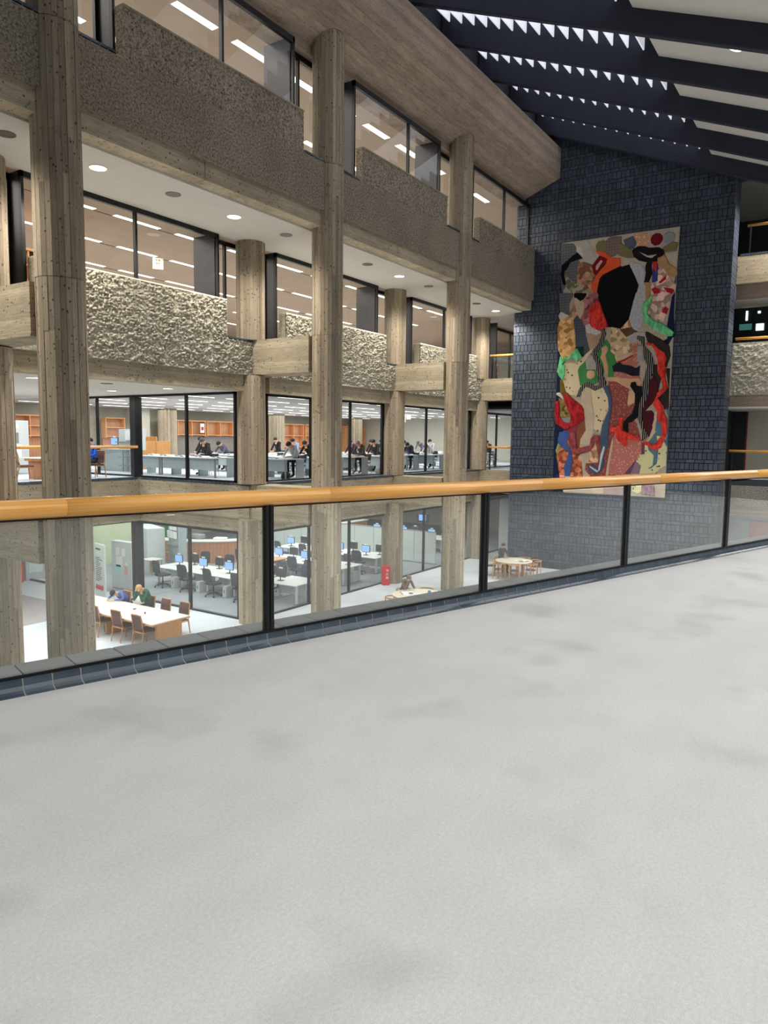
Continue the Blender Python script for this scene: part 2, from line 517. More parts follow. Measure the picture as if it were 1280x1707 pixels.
TAP = [
 ('navy',0,'plain',[(12.1,10.41),(12.14,-0.05),(12.13,-0.95),(11.55,-0.95),(11.59,5.17)]),
 ('navy',0,'plain',[(7.11,8.53),(7.44,5.97),(7.59,4.97),(7.1,5.95)]),
 ('cream',0,'plain',[(12.1,10.41),(7.06,10.35),(7.11,8.41),(7.13,6.07),(7.14,2.43),(7.11,-0.85),(11.57,-0.87),(11.66,4.09)]),
 ('greycloth',1,'plaid',[(12.12,10.37),(11.55,10.27),(11.37,9.97),(11.41,9.75),(11.28,9.42),(11.33,8.51),(11.65,8.63),(11.81,8.49),(12.02,8.24),(12.08,9.16)]),
 ('greycloth',1,'plaid',[(12.13,8.16),(11.43,8.09),(11.68,7.66),(11.63,7.13),(11.98,7.3),(12.06,7.46)]),
 ('bluegrey',1,'plaid',[(11.25,7.17),(10.88,6.64),(10.62,5.62),(10.94,5.25),(11.08,5.26),(11.27,5.71),(11.38,6.26),(11.46,6.91)]),
 ('black',3,'plain',[(12.01,9.38),(11.57,9.73),(11.39,9.84),(11.16,9.57),(11.68,9.43),(11.81,9.17),(11.9,9.0),(11.79,8.55),(11.96,8.6),(12.05,9.02)]),
 ('white',2,'plain',[(11.38,10.15),(11.16,10.01),(11.08,9.71),(11.25,9.87),(11.37,9.93)]),
 ('greywhite',2,'plain',[(11.08,10.27),(10.87,10.26),(10.79,10.12),(10.66,9.75),(10.45,9.72),(10.4,9.59),(10.62,9.28),(10.85,9.26),(11.0,9.48),(11.13,9.9)]),
 ('olive',2,'plain',[(10.49,10.06),(10.41,10.2),(10.22,10.22),(10.09,10.14),(10.03,9.98),(10.12,9.84),(10.27,9.81),(10.44,9.88)]),
 ('plaidrose',2,'plaid',[(10.06,10.18),(9.91,10.33),(9.47,10.29),(9.44,9.77),(9.61,9.62),(9.77,9.55),(10.02,9.65),(10.12,9.81)]),
 ('brown',2,'floral',[(11.27,9.38),(10.92,9.38),(10.59,9.21),(10.53,8.89),(10.41,8.74),(10.41,8.08),(10.64,8.05),(10.93,8.29),(11.21,8.29),(11.34,8.55)]),
 ('orange',3,'plain',[(10.57,9.87),(10.16,9.77),(9.79,9.47),(9.43,9.42),(9.41,9.07),(9.79,8.94),(10.12,8.8),(10.29,8.64),(10.41,8.1),(10.59,8.07),(10.72,8.33),(10.48,8.77),(10.31,9.0),(10.05,9.28),(10.29,9.57)]),
 ('darkred',4,'plain',[(10.36,9.56),(10.22,9.52),(10.03,9.41),(10.13,9.18),(10.44,8.86),(10.53,8.87),(10.62,9.23)]),
 ('pink',5,'plain',[(10.28,9.44),(10.18,9.36),(10.42,8.99),(10.49,9.0),(10.5,9.2)]),
 ('darkred',5,'plain',[(10.29,9.37),(10.24,9.35),(10.41,9.08),(10.44,9.08),(10.44,9.18)]),
 ('oliveg',3,'floral',[(11.93,9.16),(11.81,9.13),(11.65,8.7),(11.31,8.48),(10.92,8.26),(10.7,8.02),(10.92,8.04),(11.27,8.16),(11.44,8.11),(11.79,8.46)]),
 ('redfloral',2,'floral',[(11.05,8.05),(10.35,7.99),(10.3,7.71),(10.67,7.37),(10.67,6.71),(10.85,6.61),(11.1,7.02),(10.98,7.37),(11.04,7.76)]),
 ('black',4,'plain',[(11.38,8.09),(10.91,8.04),(10.95,7.93),(11.13,7.75),(11.38,7.95)]),
 ('bluegrey',2,'plain',[(9.3,10.13),(8.96,10.22),(8.82,9.96),(8.92,9.77),(9.18,9.85)]),
 ('olive',2,'plain',[(9.5,9.96),(9.36,9.96),(9.17,9.8),(8.94,9.66),(8.9,9.38),(9.16,9.42),(9.48,9.55)]),
 ('tandots',2,'dots',[(8.86,10.3),(8.7,10.34),(8.25,10.23),(8.24,10.06),(8.32,9.78),(8.7,9.83)]),
 ('palepink',1,'plain',[(8.23,10.23),(7.49,10.3),(7.47,9.8),(7.72,9.68),(8.25,9.75)]),
 ('darkred',3,'plain',[(8.15,10.02),(8.11,10.14),(7.98,10.2),(7.85,10.17),(7.76,10.07),(7.76,9.93),(7.86,9.81),(8.01,9.79),(8.12,9.89)]),
 ('silver',3,'plain',[(7.65,9.98),(7.61,10.12),(7.49,10.19),(7.33,10.15),(7.26,10.03),(7.3,9.88),(7.42,9.8),(7.58,9.83)]),
 ('olive',3,'plain',[(7.63,9.6),(7.33,9.76),(7.12,9.71),(7.19,9.43),(7.53,9.43),(7.54,9.22),(7.64,9.32)]),
 ('blackbrown',4,'plain',[(8.96,9.62),(8.9,9.72),(8.7,9.81),(8.43,9.77),(8.25,9.68),(7.83,9.65),(7.62,9.51),(7.59,9.35),(7.7,9.26),(7.87,9.21),(7.86,9.06),(8.08,9.08),(8.1,8.91),(8.06,8.61),(8.2,8.23),(8.4,8.27),(8.35,8.65),(8.37,8.94),(8.31,9.09),(8.65,9.2),(8.86,9.38)]),
 ('palepink',5,'plain',[(8.69,9.58),(8.27,9.37),(7.9,9.38),(7.96,9.31),(8.11,9.23),(8.32,9.3),(8.5,9.42)]),
 ('tan',3,'plain',[(7.85,9.19),(7.63,9.25),(7.52,9.17),(7.44,8.9),(7.13,8.71),(7.08,8.5),(7.25,8.41),(7.46,8.48),(7.56,8.73),(7.7,8.82),(7.86,9.03)]),
 ('whiteq',3,'floralgrey',[(9.03,9.08),(8.92,9.16),(8.52,8.98),(8.35,8.65),(8.4,8.27),(8.35,8.15),(8.28,7.54),(8.73,7.58),(8.62,8.23),(8.83,8.7)]),
 ('black',2,'plain',[(9.67,8.93),(9.05,9.04),(8.62,8.23),(8.75,7.58),(9.61,7.66)]),
 ('black',2,'plain',[(9.42,9.03),(10.18,8.74),(10.29,8.6),(10.38,8.1),(10.21,7.71),(9.35,7.63)]),
 ('black',2,'plain',[(10.33,7.76),(9.9,6.57),(9.43,6.49),(9.49,7.9),(10.35,7.99)]),
 ('black',2,'plain',[(9.75,7.93),(8.71,7.83),(8.92,6.8),(9.22,6.47),(9.69,6.48)]),
 ('bluecloth',3,'plain',[(8.04,9.01),(7.88,9.01),(7.86,8.64),(7.82,8.25),(8.05,8.28)]),
 ('red',4,'plain',[(8.04,9.03),(7.89,9.04),(7.9,8.62),(8.0,8.89)]),
 ('whitefloral',3,'floral',[(7.85,8.7),(7.58,8.71),(7.39,8.34),(7.14,8.05),(7.15,7.79),(7.35,7.45),(8.01,7.51),(8.04,8.21),(7.8,8.25)]),
 ('redspot',4,'plain',[(7.76,8.22),(7.51,8.44),(7.54,8.29),(7.67,8.19)]),
 ('redspot',4,'plain',[(8.03,7.94),(7.9,7.99),(7.74,7.89),(7.76,7.78),(7.93,7.77)]),
 ('redspot',4,'plain',[(7.55,7.96),(7.28,7.87),(7.17,7.81),(7.25,7.71),(7.39,7.79)]),
 ('tan',3,'plain',[(8.33,8.24),(8.15,8.22),(8.12,7.52),(8.28,7.54)]),
 ('whitefloral',3,'floral',[(8.0,7.76),(7.26,7.69),(7.36,7.17),(7.54,6.61),(7.78,6.67),(8.13,6.95),(8.12,7.15),(7.98,7.44)]),
 ('redspot',4,'plain',[(7.54,7.05),(7.45,7.15),(7.38,7.06),(7.43,6.9),(7.54,6.97)]),
 ('whiteq',3,'floralgrey',[(8.71,7.83),(8.32,7.79),(8.38,7.28),(8.38,6.78),(8.45,6.37),(8.64,6.3),(8.8,6.4),(8.92,6.8),(8.83,7.23)]),
 ('tanfloral',3,'floral',[(8.92,6.78),(8.85,6.69),(8.84,6.44),(9.28,6.39)]),
 ('brownplain',3,'plain',[(9.28,6.39),(8.82,6.42),(8.61,6.21),(8.91,6.1),(9.11,6.0),(9.3,6.21)]),
 ('green',4,'folds',[(8.02,7.65),(7.97,7.56),(8.12,7.15),(8.13,6.93),(7.91,6.7),(7.54,6.5),(7.1,6.13),(7.16,5.98),(7.37,5.99),(7.93,6.36),(8.29,6.66),(8.38,7.28)]),
 ('cream2',3,'floralgrey',[(8.29,6.64),(7.37,5.99),(7.38,5.87),(7.57,5.79),(7.92,6.03),(8.22,6.18)]),
 ('dkbrown',4,'plain',[(8.18,6.16),(8.09,6.15),(7.57,5.79),(7.28,5.54),(7.2,5.17),(7.34,4.6),(7.46,4.93),(7.77,5.57),(8.07,5.74),(8.21,6.03)]),
 ('red',5,'folds',[(8.18,5.72),(7.88,5.7),(7.68,5.48),(7.39,5.27),(7.3,5.07),(7.35,4.7),(7.29,4.46),(7.65,4.47),(7.68,5.02),(7.85,5.46),(7.96,5.6),(8.15,5.61)]),
 ('red',4,'folds',[(10.32,7.69),(9.91,6.63),(9.92,6.52),(10.29,6.44),(10.57,6.62),(10.68,6.98),(10.67,7.39)]),
 ('tanpink',2,'plain',[(10.83,6.63),(10.15,6.45),(10.13,6.0),(10.46,5.61),(10.62,5.62),(10.79,6.22)]),
 ('white',3,'floralgrey',[(10.83,6.63),(10.67,6.69),(10.45,6.47),(10.14,6.31),(10.37,6.22),(10.77,6.34)]),
 ('orangefloral',3,'floral',[(11.99,7.04),(11.66,7.15),(11.46,6.91),(11.39,6.35),(11.29,5.66),(11.63,5.24),(11.93,5.39),(12.06,5.7),(12.12,6.54),(12.08,6.8)]),
 ('white',4,'plain',[(12.0,7.31),(11.66,7.13),(12.02,7.0),(12.08,7.17)]),
 ('tanfloral',4,'floral',[(11.63,7.15),(11.39,7.61),(11.32,7.56),(11.27,7.19),(11.57,6.85)]),
 ('cream3',4,'plain',[(11.4,7.86),(11.14,7.86),(11.01,7.62),(11.02,7.26),(11.12,7.0),(11.28,7.28),(11.37,7.63)]),
 ('green',4,'folds',[(11.21,5.63),(11.01,5.23),(11.22,5.08),(11.46,5.19),(11.65,5.15),(11.79,5.04),(11.78,4.64),(12.07,4.65),(11.93,5.3),(11.58,5.24),(11.42,5.46)]),
 ('darkgreen',3,'plain',[(11.24,5.68),(10.96,5.69),(10.92,5.37),(11.06,5.26),(11.19,5.52)]),
 ('spotcream',3,'spots',[(11.74,5.04),(11.41,5.04),(11.17,5.01),(10.8,5.38),(10.48,5.61),(10.61,5.35),(11.02,4.87),(11.13,4.61),(11.75,4.63)]),
 ('stripe',5,'stripes',[(10.19,6.41),(9.99,6.46),(9.91,6.23),(10.03,5.77),(10.29,5.35),(10.08,4.87),(9.98,4.56),(10.3,4.58),(10.34,4.99),(10.46,5.14),(10.48,5.52),(10.26,5.78),(10.1,6.24)]),
 ('greenpatch',2,'plain',[(10.26,5.35),(9.99,5.83),(9.9,5.94),(9.46,5.29),(9.43,4.54),(9.98,4.56)]),
 ('peach',4,'plain',[(10.07,5.55),(9.91,5.67),(9.81,5.53),(9.85,5.38),(9.91,5.25),(9.78,4.81),(9.75,4.56),(9.91,4.56),(9.97,5.0),(10.07,5.19),(10.04,5.34)]),
 ('palegrey',4,'plain',[(10.57,5.35),(10.32,5.02),(10.33,4.72),(10.7,4.74),(10.74,5.06)]),
 ('greenpatch',3,'plain',[(11.02,4.87),(10.72,5.08),(10.32,4.95),(10.3,4.58),(11.13,4.61)]),
 ('quilt',3,'floral',[(9.69,6.46),(9.32,6.35),(9.04,6.0),(8.85,5.74),(8.8,5.43),(8.66,5.31),(8.96,5.26),(9.35,4.95),(9.45,5.18),(9.48,5.33),(9.64,5.45)]),
 ('redwhite',5,'plain',[(9.44,5.18),(9.23,5.23),(8.75,5.38),(8.65,5.22),(9.11,5.0),(9.37,4.93)]),
 ('redspot',6,'plain',[(9.37,4.99),(9.11,5.07),(8.74,5.25),(8.65,5.21),(9.11,4.98),(9.35,4.91)]),
 ('brickdots',2,'dots',[(8.83,5.74),(8.55,5.72),(8.51,4.98),(8.65,4.61),(9.16,4.78),(9.35,4.93)]),
 ('greywhite',3,'plain',[(9.02,5.99),(8.79,6.18),(8.24,6.14),(8.21,5.88),(8.6,5.9),(8.55,5.81),(8.85,5.74)]),
 ('stripe',5,'stripes',[(8.56,6.05),(8.26,5.99),(8.24,5.6),(7.97,5.3),(7.82,4.94),(7.8,4.48),(8.14,4.49),(8.09,4.74),(8.26,5.09),(8.28,5.55),(8.42,5.78),(8.6,5.92)]),
 ('palegrey',4,'plain',[(8.52,5.57),(8.3,5.58),(8.3,4.99),(8.51,5.0)]),
 ('darknavy',4,'plain',[(9.52,4.75),(9.37,4.9),(9.21,4.9),(9.12,4.8),(8.83,4.77),(8.49,4.6),(8.53,4.51),(9.47,4.57)]),
 ('green',4,'folds',[(11.98,4.92),(11.75,4.91),(11.77,4.53),(11.81,4.28),(11.99,4.52),(12.05,4.71)]),
 ('spotcream',3,'spots',[(11.74,4.91),(11.06,4.88),(11.12,4.6),(11.09,4.32),(11.03,4.09),(10.93,3.9),(11.15,3.58),(11.42,3.61),(11.64,3.78),(11.77,4.02),(11.79,4.44)]),
 ('greenpatch',3,'plain',[(11.06,4.88),(10.31,4.84),(10.21,4.16),(10.46,4.05),(10.65,4.17),(10.93,4.02),(11.09,4.32),(11.12,4.67)]),
 ('peach',5,'plain',[(10.72,4.47),(10.68,4.61),(10.53,4.66),(10.37,4.6),(10.31,4.46),(10.37,4.31),(10.52,4.26),(10.67,4.32)]),
 ('palegrey',5,'plain',[(10.72,4.86),(10.33,4.84),(10.33,4.72),(10.71,4.75)]),
 ('stripe',5,'stripes',[(10.31,4.84),(10.01,4.83),(9.97,4.42),(9.81,4.08),(9.85,3.94),(10.15,3.95),(10.2,4.38)]),
 ('stripe',5,'stripes',[(10.77,4.13),(10.58,4.15),(10.32,3.95),(9.9,4.03),(9.85,3.92),(10.31,3.73),(10.57,3.87),(10.74,3.9),(11.0,3.49),(11.15,3.47),(11.02,3.88)]),
 ('mustard',3,'plain',[(11.93,4.26),(11.78,4.21),(11.67,3.78),(11.44,3.57),(11.68,3.39),(11.88,3.65)]),
 ('mustard',3,'floral',[(11.95,3.41),(11.73,3.39),(11.38,2.61),(11.84,2.56)]),
 ('silver',3,'plain',[(11.85,2.75),(11.4,2.59),(11.39,2.35),(11.68,2.3),(11.89,2.52)]),
 ('white',5,'plain',[(12.08,3.69),(11.93,3.7),(11.76,3.53),(11.72,3.36),(12.1,3.61)]),
 ('crimson',5,'folds',[(11.81,3.65),(11.44,3.54),(11.14,3.28),(10.77,2.95),(10.73,2.49),(11.1,2.21),(11.6,1.97),(12.05,2.26),(12.14,2.64),(12.14,3.3),(11.94,3.32),(11.89,2.66),(11.71,2.37),(11.41,2.28),(11.38,2.61),(11.7,3.32)]),
 ('spotcream',3,'spots',[(10.92,3.79),(10.64,3.94),(10.31,3.75),(9.94,3.88),(9.73,3.64),(9.66,3.1),(9.92,2.32),(10.0,1.91),(10.33,2.09),(10.38,3.2),(10.76,3.37),(10.91,3.58)]),
 ('beige',4,'plain',[(10.92,3.74),(10.64,3.94),(10.47,3.71),(10.43,3.25),(10.33,2.6),(10.32,1.86),(10.4,1.37),(10.87,1.36),(10.84,1.67),(10.63,1.86),(10.68,2.56),(10.9,3.37)]),
 ('brown2',2,'plain',[(11.14,3.26),(10.84,3.0),(10.73,2.49),(10.65,1.86),(10.88,1.63),(10.92,1.36),(11.09,1.36),(11.14,2.0),(11.05,2.21)]),
 ('brick',1,'dots',[(9.75,4.07),(9.45,4.11),(9.33,1.38),(10.07,1.37),(10.08,1.68),(9.57,2.55)]),
 ('bluegrey2',5,'plain',[(9.97,3.92),(9.74,3.96),(9.53,3.41),(9.55,2.78),(9.62,2.21),(9.61,1.38),(9.95,1.37),(9.92,2.21),(9.65,2.89),(9.72,3.42)]),
 ('burg',4,'plain',[(11.48,1.97),(11.05,2.21),(11.13,1.86),(11.04,1.36),(11.33,1.35),(11.44,1.67)]),
 ('bluecloth2',4,'plain',[(11.67,1.93),(11.47,1.93),(11.44,1.67),(11.58,1.45),(11.5,1.35),(11.87,1.35),(11.9,1.62)]),
 ('brick',1,'dots',[(9.72,4.1),(9.44,4.11),(8.87,3.85),(8.8,3.71),(8.86,3.09),(8.56,3.17),(8.66,2.64),(8.43,2.32),(8.22,1.65),(8.21,1.4),(9.6,1.38)]),
 ('rose',2,'dots',[(9.46,4.58),(8.48,4.34),(8.38,4.21),(8.78,4.2),(9.43,4.31)]),
 ('peach',3,'plain',[(9.73,4.32),(9.43,4.31),(8.78,4.2),(8.47,4.23),(8.31,4.05),(8.43,3.86),(8.53,3.95),(8.55,4.08),(8.73,4.06),(8.74,3.89),(8.87,3.87),(9.35,4.12),(9.72,4.14)]),
 ('peach',3,'plain',[(8.78,3.66),(8.62,3.73),(8.53,3.61),(8.56,3.24),(8.82,3.09)]),
 ('greenpatch',2,'plain',[(9.75,4.82),(9.52,4.81),(9.45,4.33),(9.73,4.34)]),
 ('darknavy',4,'plain',[(9.54,4.81),(9.34,4.76),(8.78,4.64),(8.64,4.64),(8.45,4.76),(8.46,4.36),(8.76,4.38),(9.06,4.54),(9.44,4.6)]),
 ('blackcloth',5,'plain',[(8.77,3.91),(8.73,4.06),(8.55,4.08),(8.5,3.92),(8.26,3.87),(8.24,3.43),(8.34,2.81),(8.39,2.54),(8.65,2.34),(8.78,2.3),(8.76,1.83),(8.99,2.03),(8.98,2.3),(8.86,2.52),(8.64,2.7),(8.53,3.1),(8.55,3.57)]),
 ('stripe',6,'stripes',[(8.09,4.74),(7.81,4.73),(7.8,4.54),(8.0,3.91),(7.99,3.56),(8.21,2.81),(8.14,2.14),(7.88,1.74),(8.17,1.5),(8.19,2.01),(8.39,2.52),(8.32,3.39),(8.22,3.45),(8.23,4.05)]),
 ('burg2',4,'plain',[(7.97,4.04),(7.8,4.23),(7.62,3.92),(7.62,3.59),(7.7,3.44),(7.84,3.16),(8.12,2.81),(8.19,2.81),(7.98,3.51)]),
 ('burg2',3,'plain',[(8.19,2.77),(7.82,2.78),(7.71,2.63),(7.69,2.25),(7.73,2.14),(7.86,1.74),(8.11,2.12)]),
 ('dkbrown',2,'plain',[(7.81,4.73),(7.64,4.72),(7.49,4.24),(7.7,3.42),(7.82,3.16),(7.71,3.51),(7.62,3.85),(7.85,4.28)]),
 ('dkbrown',1,'plain',[(7.33,4.56),(7.15,4.55),(7.13,2.93),(7.3,2.93),(7.59,3.42),(7.23,3.76)]),
 ('red',6,'folds',[(7.66,4.73),(7.3,4.71),(7.29,4.49),(7.32,4.24),(7.19,3.8),(7.23,3.71),(7.57,3.37),(7.32,3.0),(7.29,2.71),(7.15,2.49),(7.12,1.93),(7.21,1.66),(7.43,1.41),(7.6,1.41),(7.33,1.82),(7.37,2.21),(7.59,2.52),(7.56,2.76),(7.79,3.11),(7.66,3.42),(7.62,3.59),(7.4,3.78),(7.48,4.2),(7.62,4.4)]),
 ('red',6,'folds',[(9.22,2.55),(8.99,2.55),(9.03,1.98),(8.67,1.76),(8.27,1.67),(8.24,1.56),(8.66,1.58),(8.93,1.76),(8.81,1.39),(9.03,1.39),(9.27,1.69),(9.35,1.89),(9.57,1.89),(9.58,2.14),(9.29,2.12),(9.16,2.19)]),
 ('teal',2,'plain',[(7.69,2.74),(7.53,2.43),(7.37,2.21),(7.28,1.82),(7.6,1.41),(7.88,1.4),(7.57,2.01)]),
 ('teal',1,'plain',[(7.27,2.91),(7.11,2.91),(7.1,1.42),(7.22,1.41),(7.12,1.97),(7.15,2.54)]),
 ('cream3',3,'plain',[(7.69,2.74),(7.58,2.74),(7.59,2.43),(7.68,2.03),(7.61,1.99),(7.89,1.52),(8.08,1.48),(7.86,1.74)]),
 ('orangebrown',2,'floral',[(11.89,1.21),(11.44,1.01),(11.41,0.86),(11.61,0.36),(11.54,-0.14),(11.79,-0.15),(11.95,0.76)]),
 ('lime',3,'plain',[(11.91,1.69),(11.85,1.28),(11.93,1.11),(11.93,0.8),(12.01,1.09),(11.92,1.38)]),
 ('bluecloth2',4,'plain',[(11.89,1.9),(11.5,1.9),(11.44,1.69),(11.58,1.48),(11.37,1.2),(11.26,0.91),(11.22,0.49),(11.32,-0.06),(11.27,-0.13),(11.54,-0.14),(11.61,0.29),(11.43,0.82),(11.44,1.01),(11.81,1.21),(11.91,1.66)]),
 ('orangebrown',2,'floral',[(11.44,1.69),(11.31,1.43),(10.91,1.2),(10.9,0.8),(10.74,0.57),(10.72,-0.11),(11.27,-0.13),(11.32,-0.06),(11.22,0.49),(11.24,0.91),(11.37,1.2),(11.57,1.48)]),
 ('brown2',1,'plain',[(11.13,1.9),(10.65,1.91),(10.88,1.56),(10.91,1.2),(11.05,1.15)]),
 ('burg',5,'folds',[(11.47,1.9),(11.13,1.9),(11.03,1.15),(10.44,1.3),(10.41,1.63),(10.22,1.77),(10.04,1.77),(10.0,1.5),(10.23,1.45),(10.27,1.26),(10.43,1.05),(10.9,0.9),(11.19,0.89),(11.34,1.08),(11.35,1.29),(11.26,1.46)]),
 ('beige',3,'plain',[(10.65,1.91),(10.23,1.91),(10.41,1.63),(10.44,1.3),(10.89,1.2),(10.83,1.6)]),
 ('beige',3,'plain',[(10.92,0.76),(10.8,0.88),(10.5,0.95),(10.46,0.74),(10.5,0.53),(10.64,0.51),(10.61,0.23),(10.36,-0.07),(10.69,-0.11),(10.74,0.55),(10.89,0.64)]),
 ('tanfloral',2,'floral',[(10.47,0.95),(10.27,1.21),(10.21,1.45),(10.01,0.62),(10.48,0.53)]),
 ('brick',1,'dots',[(10.21,1.45),(9.36,1.91),(9.27,-0.01),(10.36,-0.07),(10.63,0.22),(10.62,0.51),(10.01,0.59)]),
 ('bluegrey2',5,'plain',[(9.97,1.91),(9.63,1.91),(9.6,1.34),(9.77,0.95),(9.77,0.44),(9.88,0.13),(10.15,0.01),(10.42,0.14),(10.47,0.28),(10.31,0.49),(10.05,0.29),(9.94,0.99)]),
 ('white',6,'plain',[(10.4,0.4),(10.02,0.18),(9.93,0.9),(9.81,1.31),(9.74,1.22),(9.83,0.76),(9.92,0.2),(10.06,0.08),(10.4,0.3)]),
 ('cream3',4,'plain',[(9.45,1.59),(9.4,1.41),(9.52,0.54),(9.55,0.01),(9.66,0.0),(9.57,0.63)]),
 ('rose',2,'dots',[(9.32,1.91),(8.27,1.65),(8.21,1.47),(8.19,0.98),(8.86,0.08),(9.54,0.05),(9.4,1.46)]),
 ('purple',2,'plain',[(8.19,1.41),(8.06,1.36),(8.01,0.9),(8.35,0.71),(8.57,0.13),(8.86,0.1),(8.36,0.77),(8.23,0.96)]),
 ('mauve',2,'plain',[(8.35,0.71),(8.17,0.53),(8.23,0.35),(8.22,0.15),(8.55,0.14)]),
 ('yellowcream',4,'spots',[(8.03,1.34),(7.9,1.34),(7.87,1.1),(7.67,0.9),(7.69,0.5),(7.94,0.38),(8.02,0.15),(8.19,0.15),(8.12,0.51),(8.31,0.66),(8.19,0.89),(8.01,0.9)]),
 ('teal',3,'plain',[(7.88,1.3),(7.53,1.13),(7.53,1.7),(7.34,1.75),(7.14,1.38),(7.17,1.25),(7.5,0.6),(7.73,0.39),(7.67,0.9),(7.87,1.08)]),
 ('yellowcream',4,'spots',[(7.55,1.7),(7.36,1.7),(7.15,1.27),(7.16,0.54),(7.4,0.38),(7.52,0.2),(8.0,0.16),(7.9,0.45),(7.73,0.39),(7.5,0.62),(7.48,1.15)]),
 ('red',6,'folds',[(8.13,1.5),(7.95,1.5),(7.6,1.37),(7.5,1.48),(7.32,1.79),(7.29,1.93),(7.14,1.93),(7.19,1.68),(7.34,1.26),(7.51,1.15),(7.68,1.15),(7.86,1.3),(8.12,1.41)]),
 ('red',6,'folds',[(9.28,1.91),(8.85,1.92),(8.27,1.67),(8.24,1.54),(8.75,1.6),(8.84,1.69),(8.76,1.4),(8.87,1.28),(9.22,1.57)]),
 ('beige',2,'plain',[(11.57,-0.6),(9.79,-0.44),(9.78,-0.85),(11.56,-0.86)]),
 ('mauve2',2,'plain',[(9.78,-0.44),(9.25,-0.4),(9.23,-0.86),(9.76,-0.85)]),
 ('mauve2',2,'plain',[(9.52,-0.41),(8.77,-0.35),(8.75,-0.85),(9.5,-0.87)]),
 ('yellowcream',4,'spots',[(8.28,-0.31),(8.09,-0.28),(8.05,-0.59),(8.24,-0.74),(8.45,-0.63),(8.45,-0.52),(8.27,-0.51)]),
 ('mauve',3,'folds',[(8.06,-0.3),(7.85,-0.27),(7.63,-0.32),(7.6,-0.52),(7.54,-0.81),(8.04,-0.75),(8.05,-0.59)]),
]

# ================================================================ the setting
ZG = -4.55
D = Vector((0.9578, -0.2874, 0))
N = Vector((0.2874, 0.9578, 0))
BP = Vector((3.79, 3.47, 0))
MR = Matrix(((D.x, N.x, 0, BP.x), (D.y, N.y, 0, BP.y), (0, 0, 1, 0), (0, 0, 0, 1)))   # rail frame: along, outward, up


def W3(t, n, z=0):
    return MR @ Vector((t, n, z))


a, b = W3(-9, 0.36), W3(16, 0.36)
m = MB()
m.prism([(a.x, a.y), (a.x, -9), (b.x, -9), (b.x, b.y)][::-1], -0.45, 0.0)
struct(m.build('floor', CARPET))

# cove tiles along the edge of the carpet
mb = MB(); mb.M = MR
mb.loft([[(x, pn, pz) for pn, pz in ((0.004, 0.0), (0.006, 0.004), (0.025, 0.007), (0.047, 0.020), (0.059, 0.043), (0.063, 0.07), (0.067, 0.081), (0.09, 0.082), (0.09, 0.0))] for x in (-7.0, 11.0)])
base = struct(mb.build('baseboard_front', GROUT))
prof = [(0.0, 0.0), (0.0, 0.005), (0.022, 0.009), (0.044, 0.022), (0.056, 0.044), (0.06, 0.07), (0.064, 0.083), (0.088, 0.085), (0.088, 0.0)]
tile_meshes = []
for k in range(5):
    q = MB()
    q.loft([[(x, pn, pz) for pn, pz in prof] for x in (0.0, 0.1545)], True, 0, 0.1 + 0.2 * k)
    q.M = None
    tile_meshes.append(q.mesh('tile', TILE))
for i in range(110):
    o = bpy.data.objects.new('tile', random.choice(tile_meshes))
    COL.objects.link(o)
    o.parent = base
    o.matrix_local = MR @ Matrix.Translation((-7.0 + i * 0.163, 0, 0))

# stone coping outside the glass
mb = MB(); mb.M = MR
mb.box(-7.0, 11.0, 0.13, 0.355, 0.0, 0.06)
cop = struct(mb.build('trim_1', GROUT))
for k in range(60):
    if k < 4:
        q = MB(); q.bbox(0.0, 0.294, 0.12, 0.372, 0.045, 0.088, 0.004)
        q.tn = [0.1 + 0.27 * k] * len(q.f)
        cop_m = q.mesh('coping_stone', COPING)
        tile_meshes.append(cop_m)
    o = bpy.data.objects.new('coping_stone', random.choice(tile_meshes[5:]))
    COL.objects.link(o); o.parent = cop
    o.matrix_local = MR @ Matrix.Translation((-7.0 + k * 0.3, 0, 0))

# ground floor
struct(box('floor', LOWER_CARPET, -8, 60, -12, 36, ZG - 0.3, ZG))
struct(box('floor', BROWN_CARPET, -8, 14.9, 21.85, 33, ZG, ZG + 0.006))
struct(box('floor', GREY_CARPET, 17.15, 47, 16.65, 36, ZG, ZG + 0.004))

# --- reading storey slab (level with our floor) ---
struct(box('floor', LOWER_CARPET, 17.2, 60, 16.5, 36, -0.3, -0.004))
struct(box('floor', LOWER_CARPET, -8, 17.2, 22.1, 36, -0.3, -0.006))
struct(box('ceiling', WHITE, 17.3, 48, 16.75, 36, -1.66, -1.60))
struct(box('ceiling', WHITE, -8, 17.3, 22.35, 36, -1.66, -1.60))
struct(box('floor', LOWER_CARPET, 33.9, 46, -8, 16.2, -0.3, -0.005))


def tile_strip(parent, axis, pos, a0, a1, z, back, w=0.2, h=0.075):
    """row of small glazed tiles on a slab edge; axis: direction they run along"""
    q = MB()
    k = int((a1 - a0) / w)
    for i in range(k):
        p = a0 + i * w
        if axis == 'x': q.box(p + .008, p + w - .008, pos, back, z - h, z + 0.004, random.random())
        else: q.box(pos, back, p + .008, p + w - .008, z - h, z + 0.004, random.random())
    return stuff(q.build('tile_strip', TILE, parent))


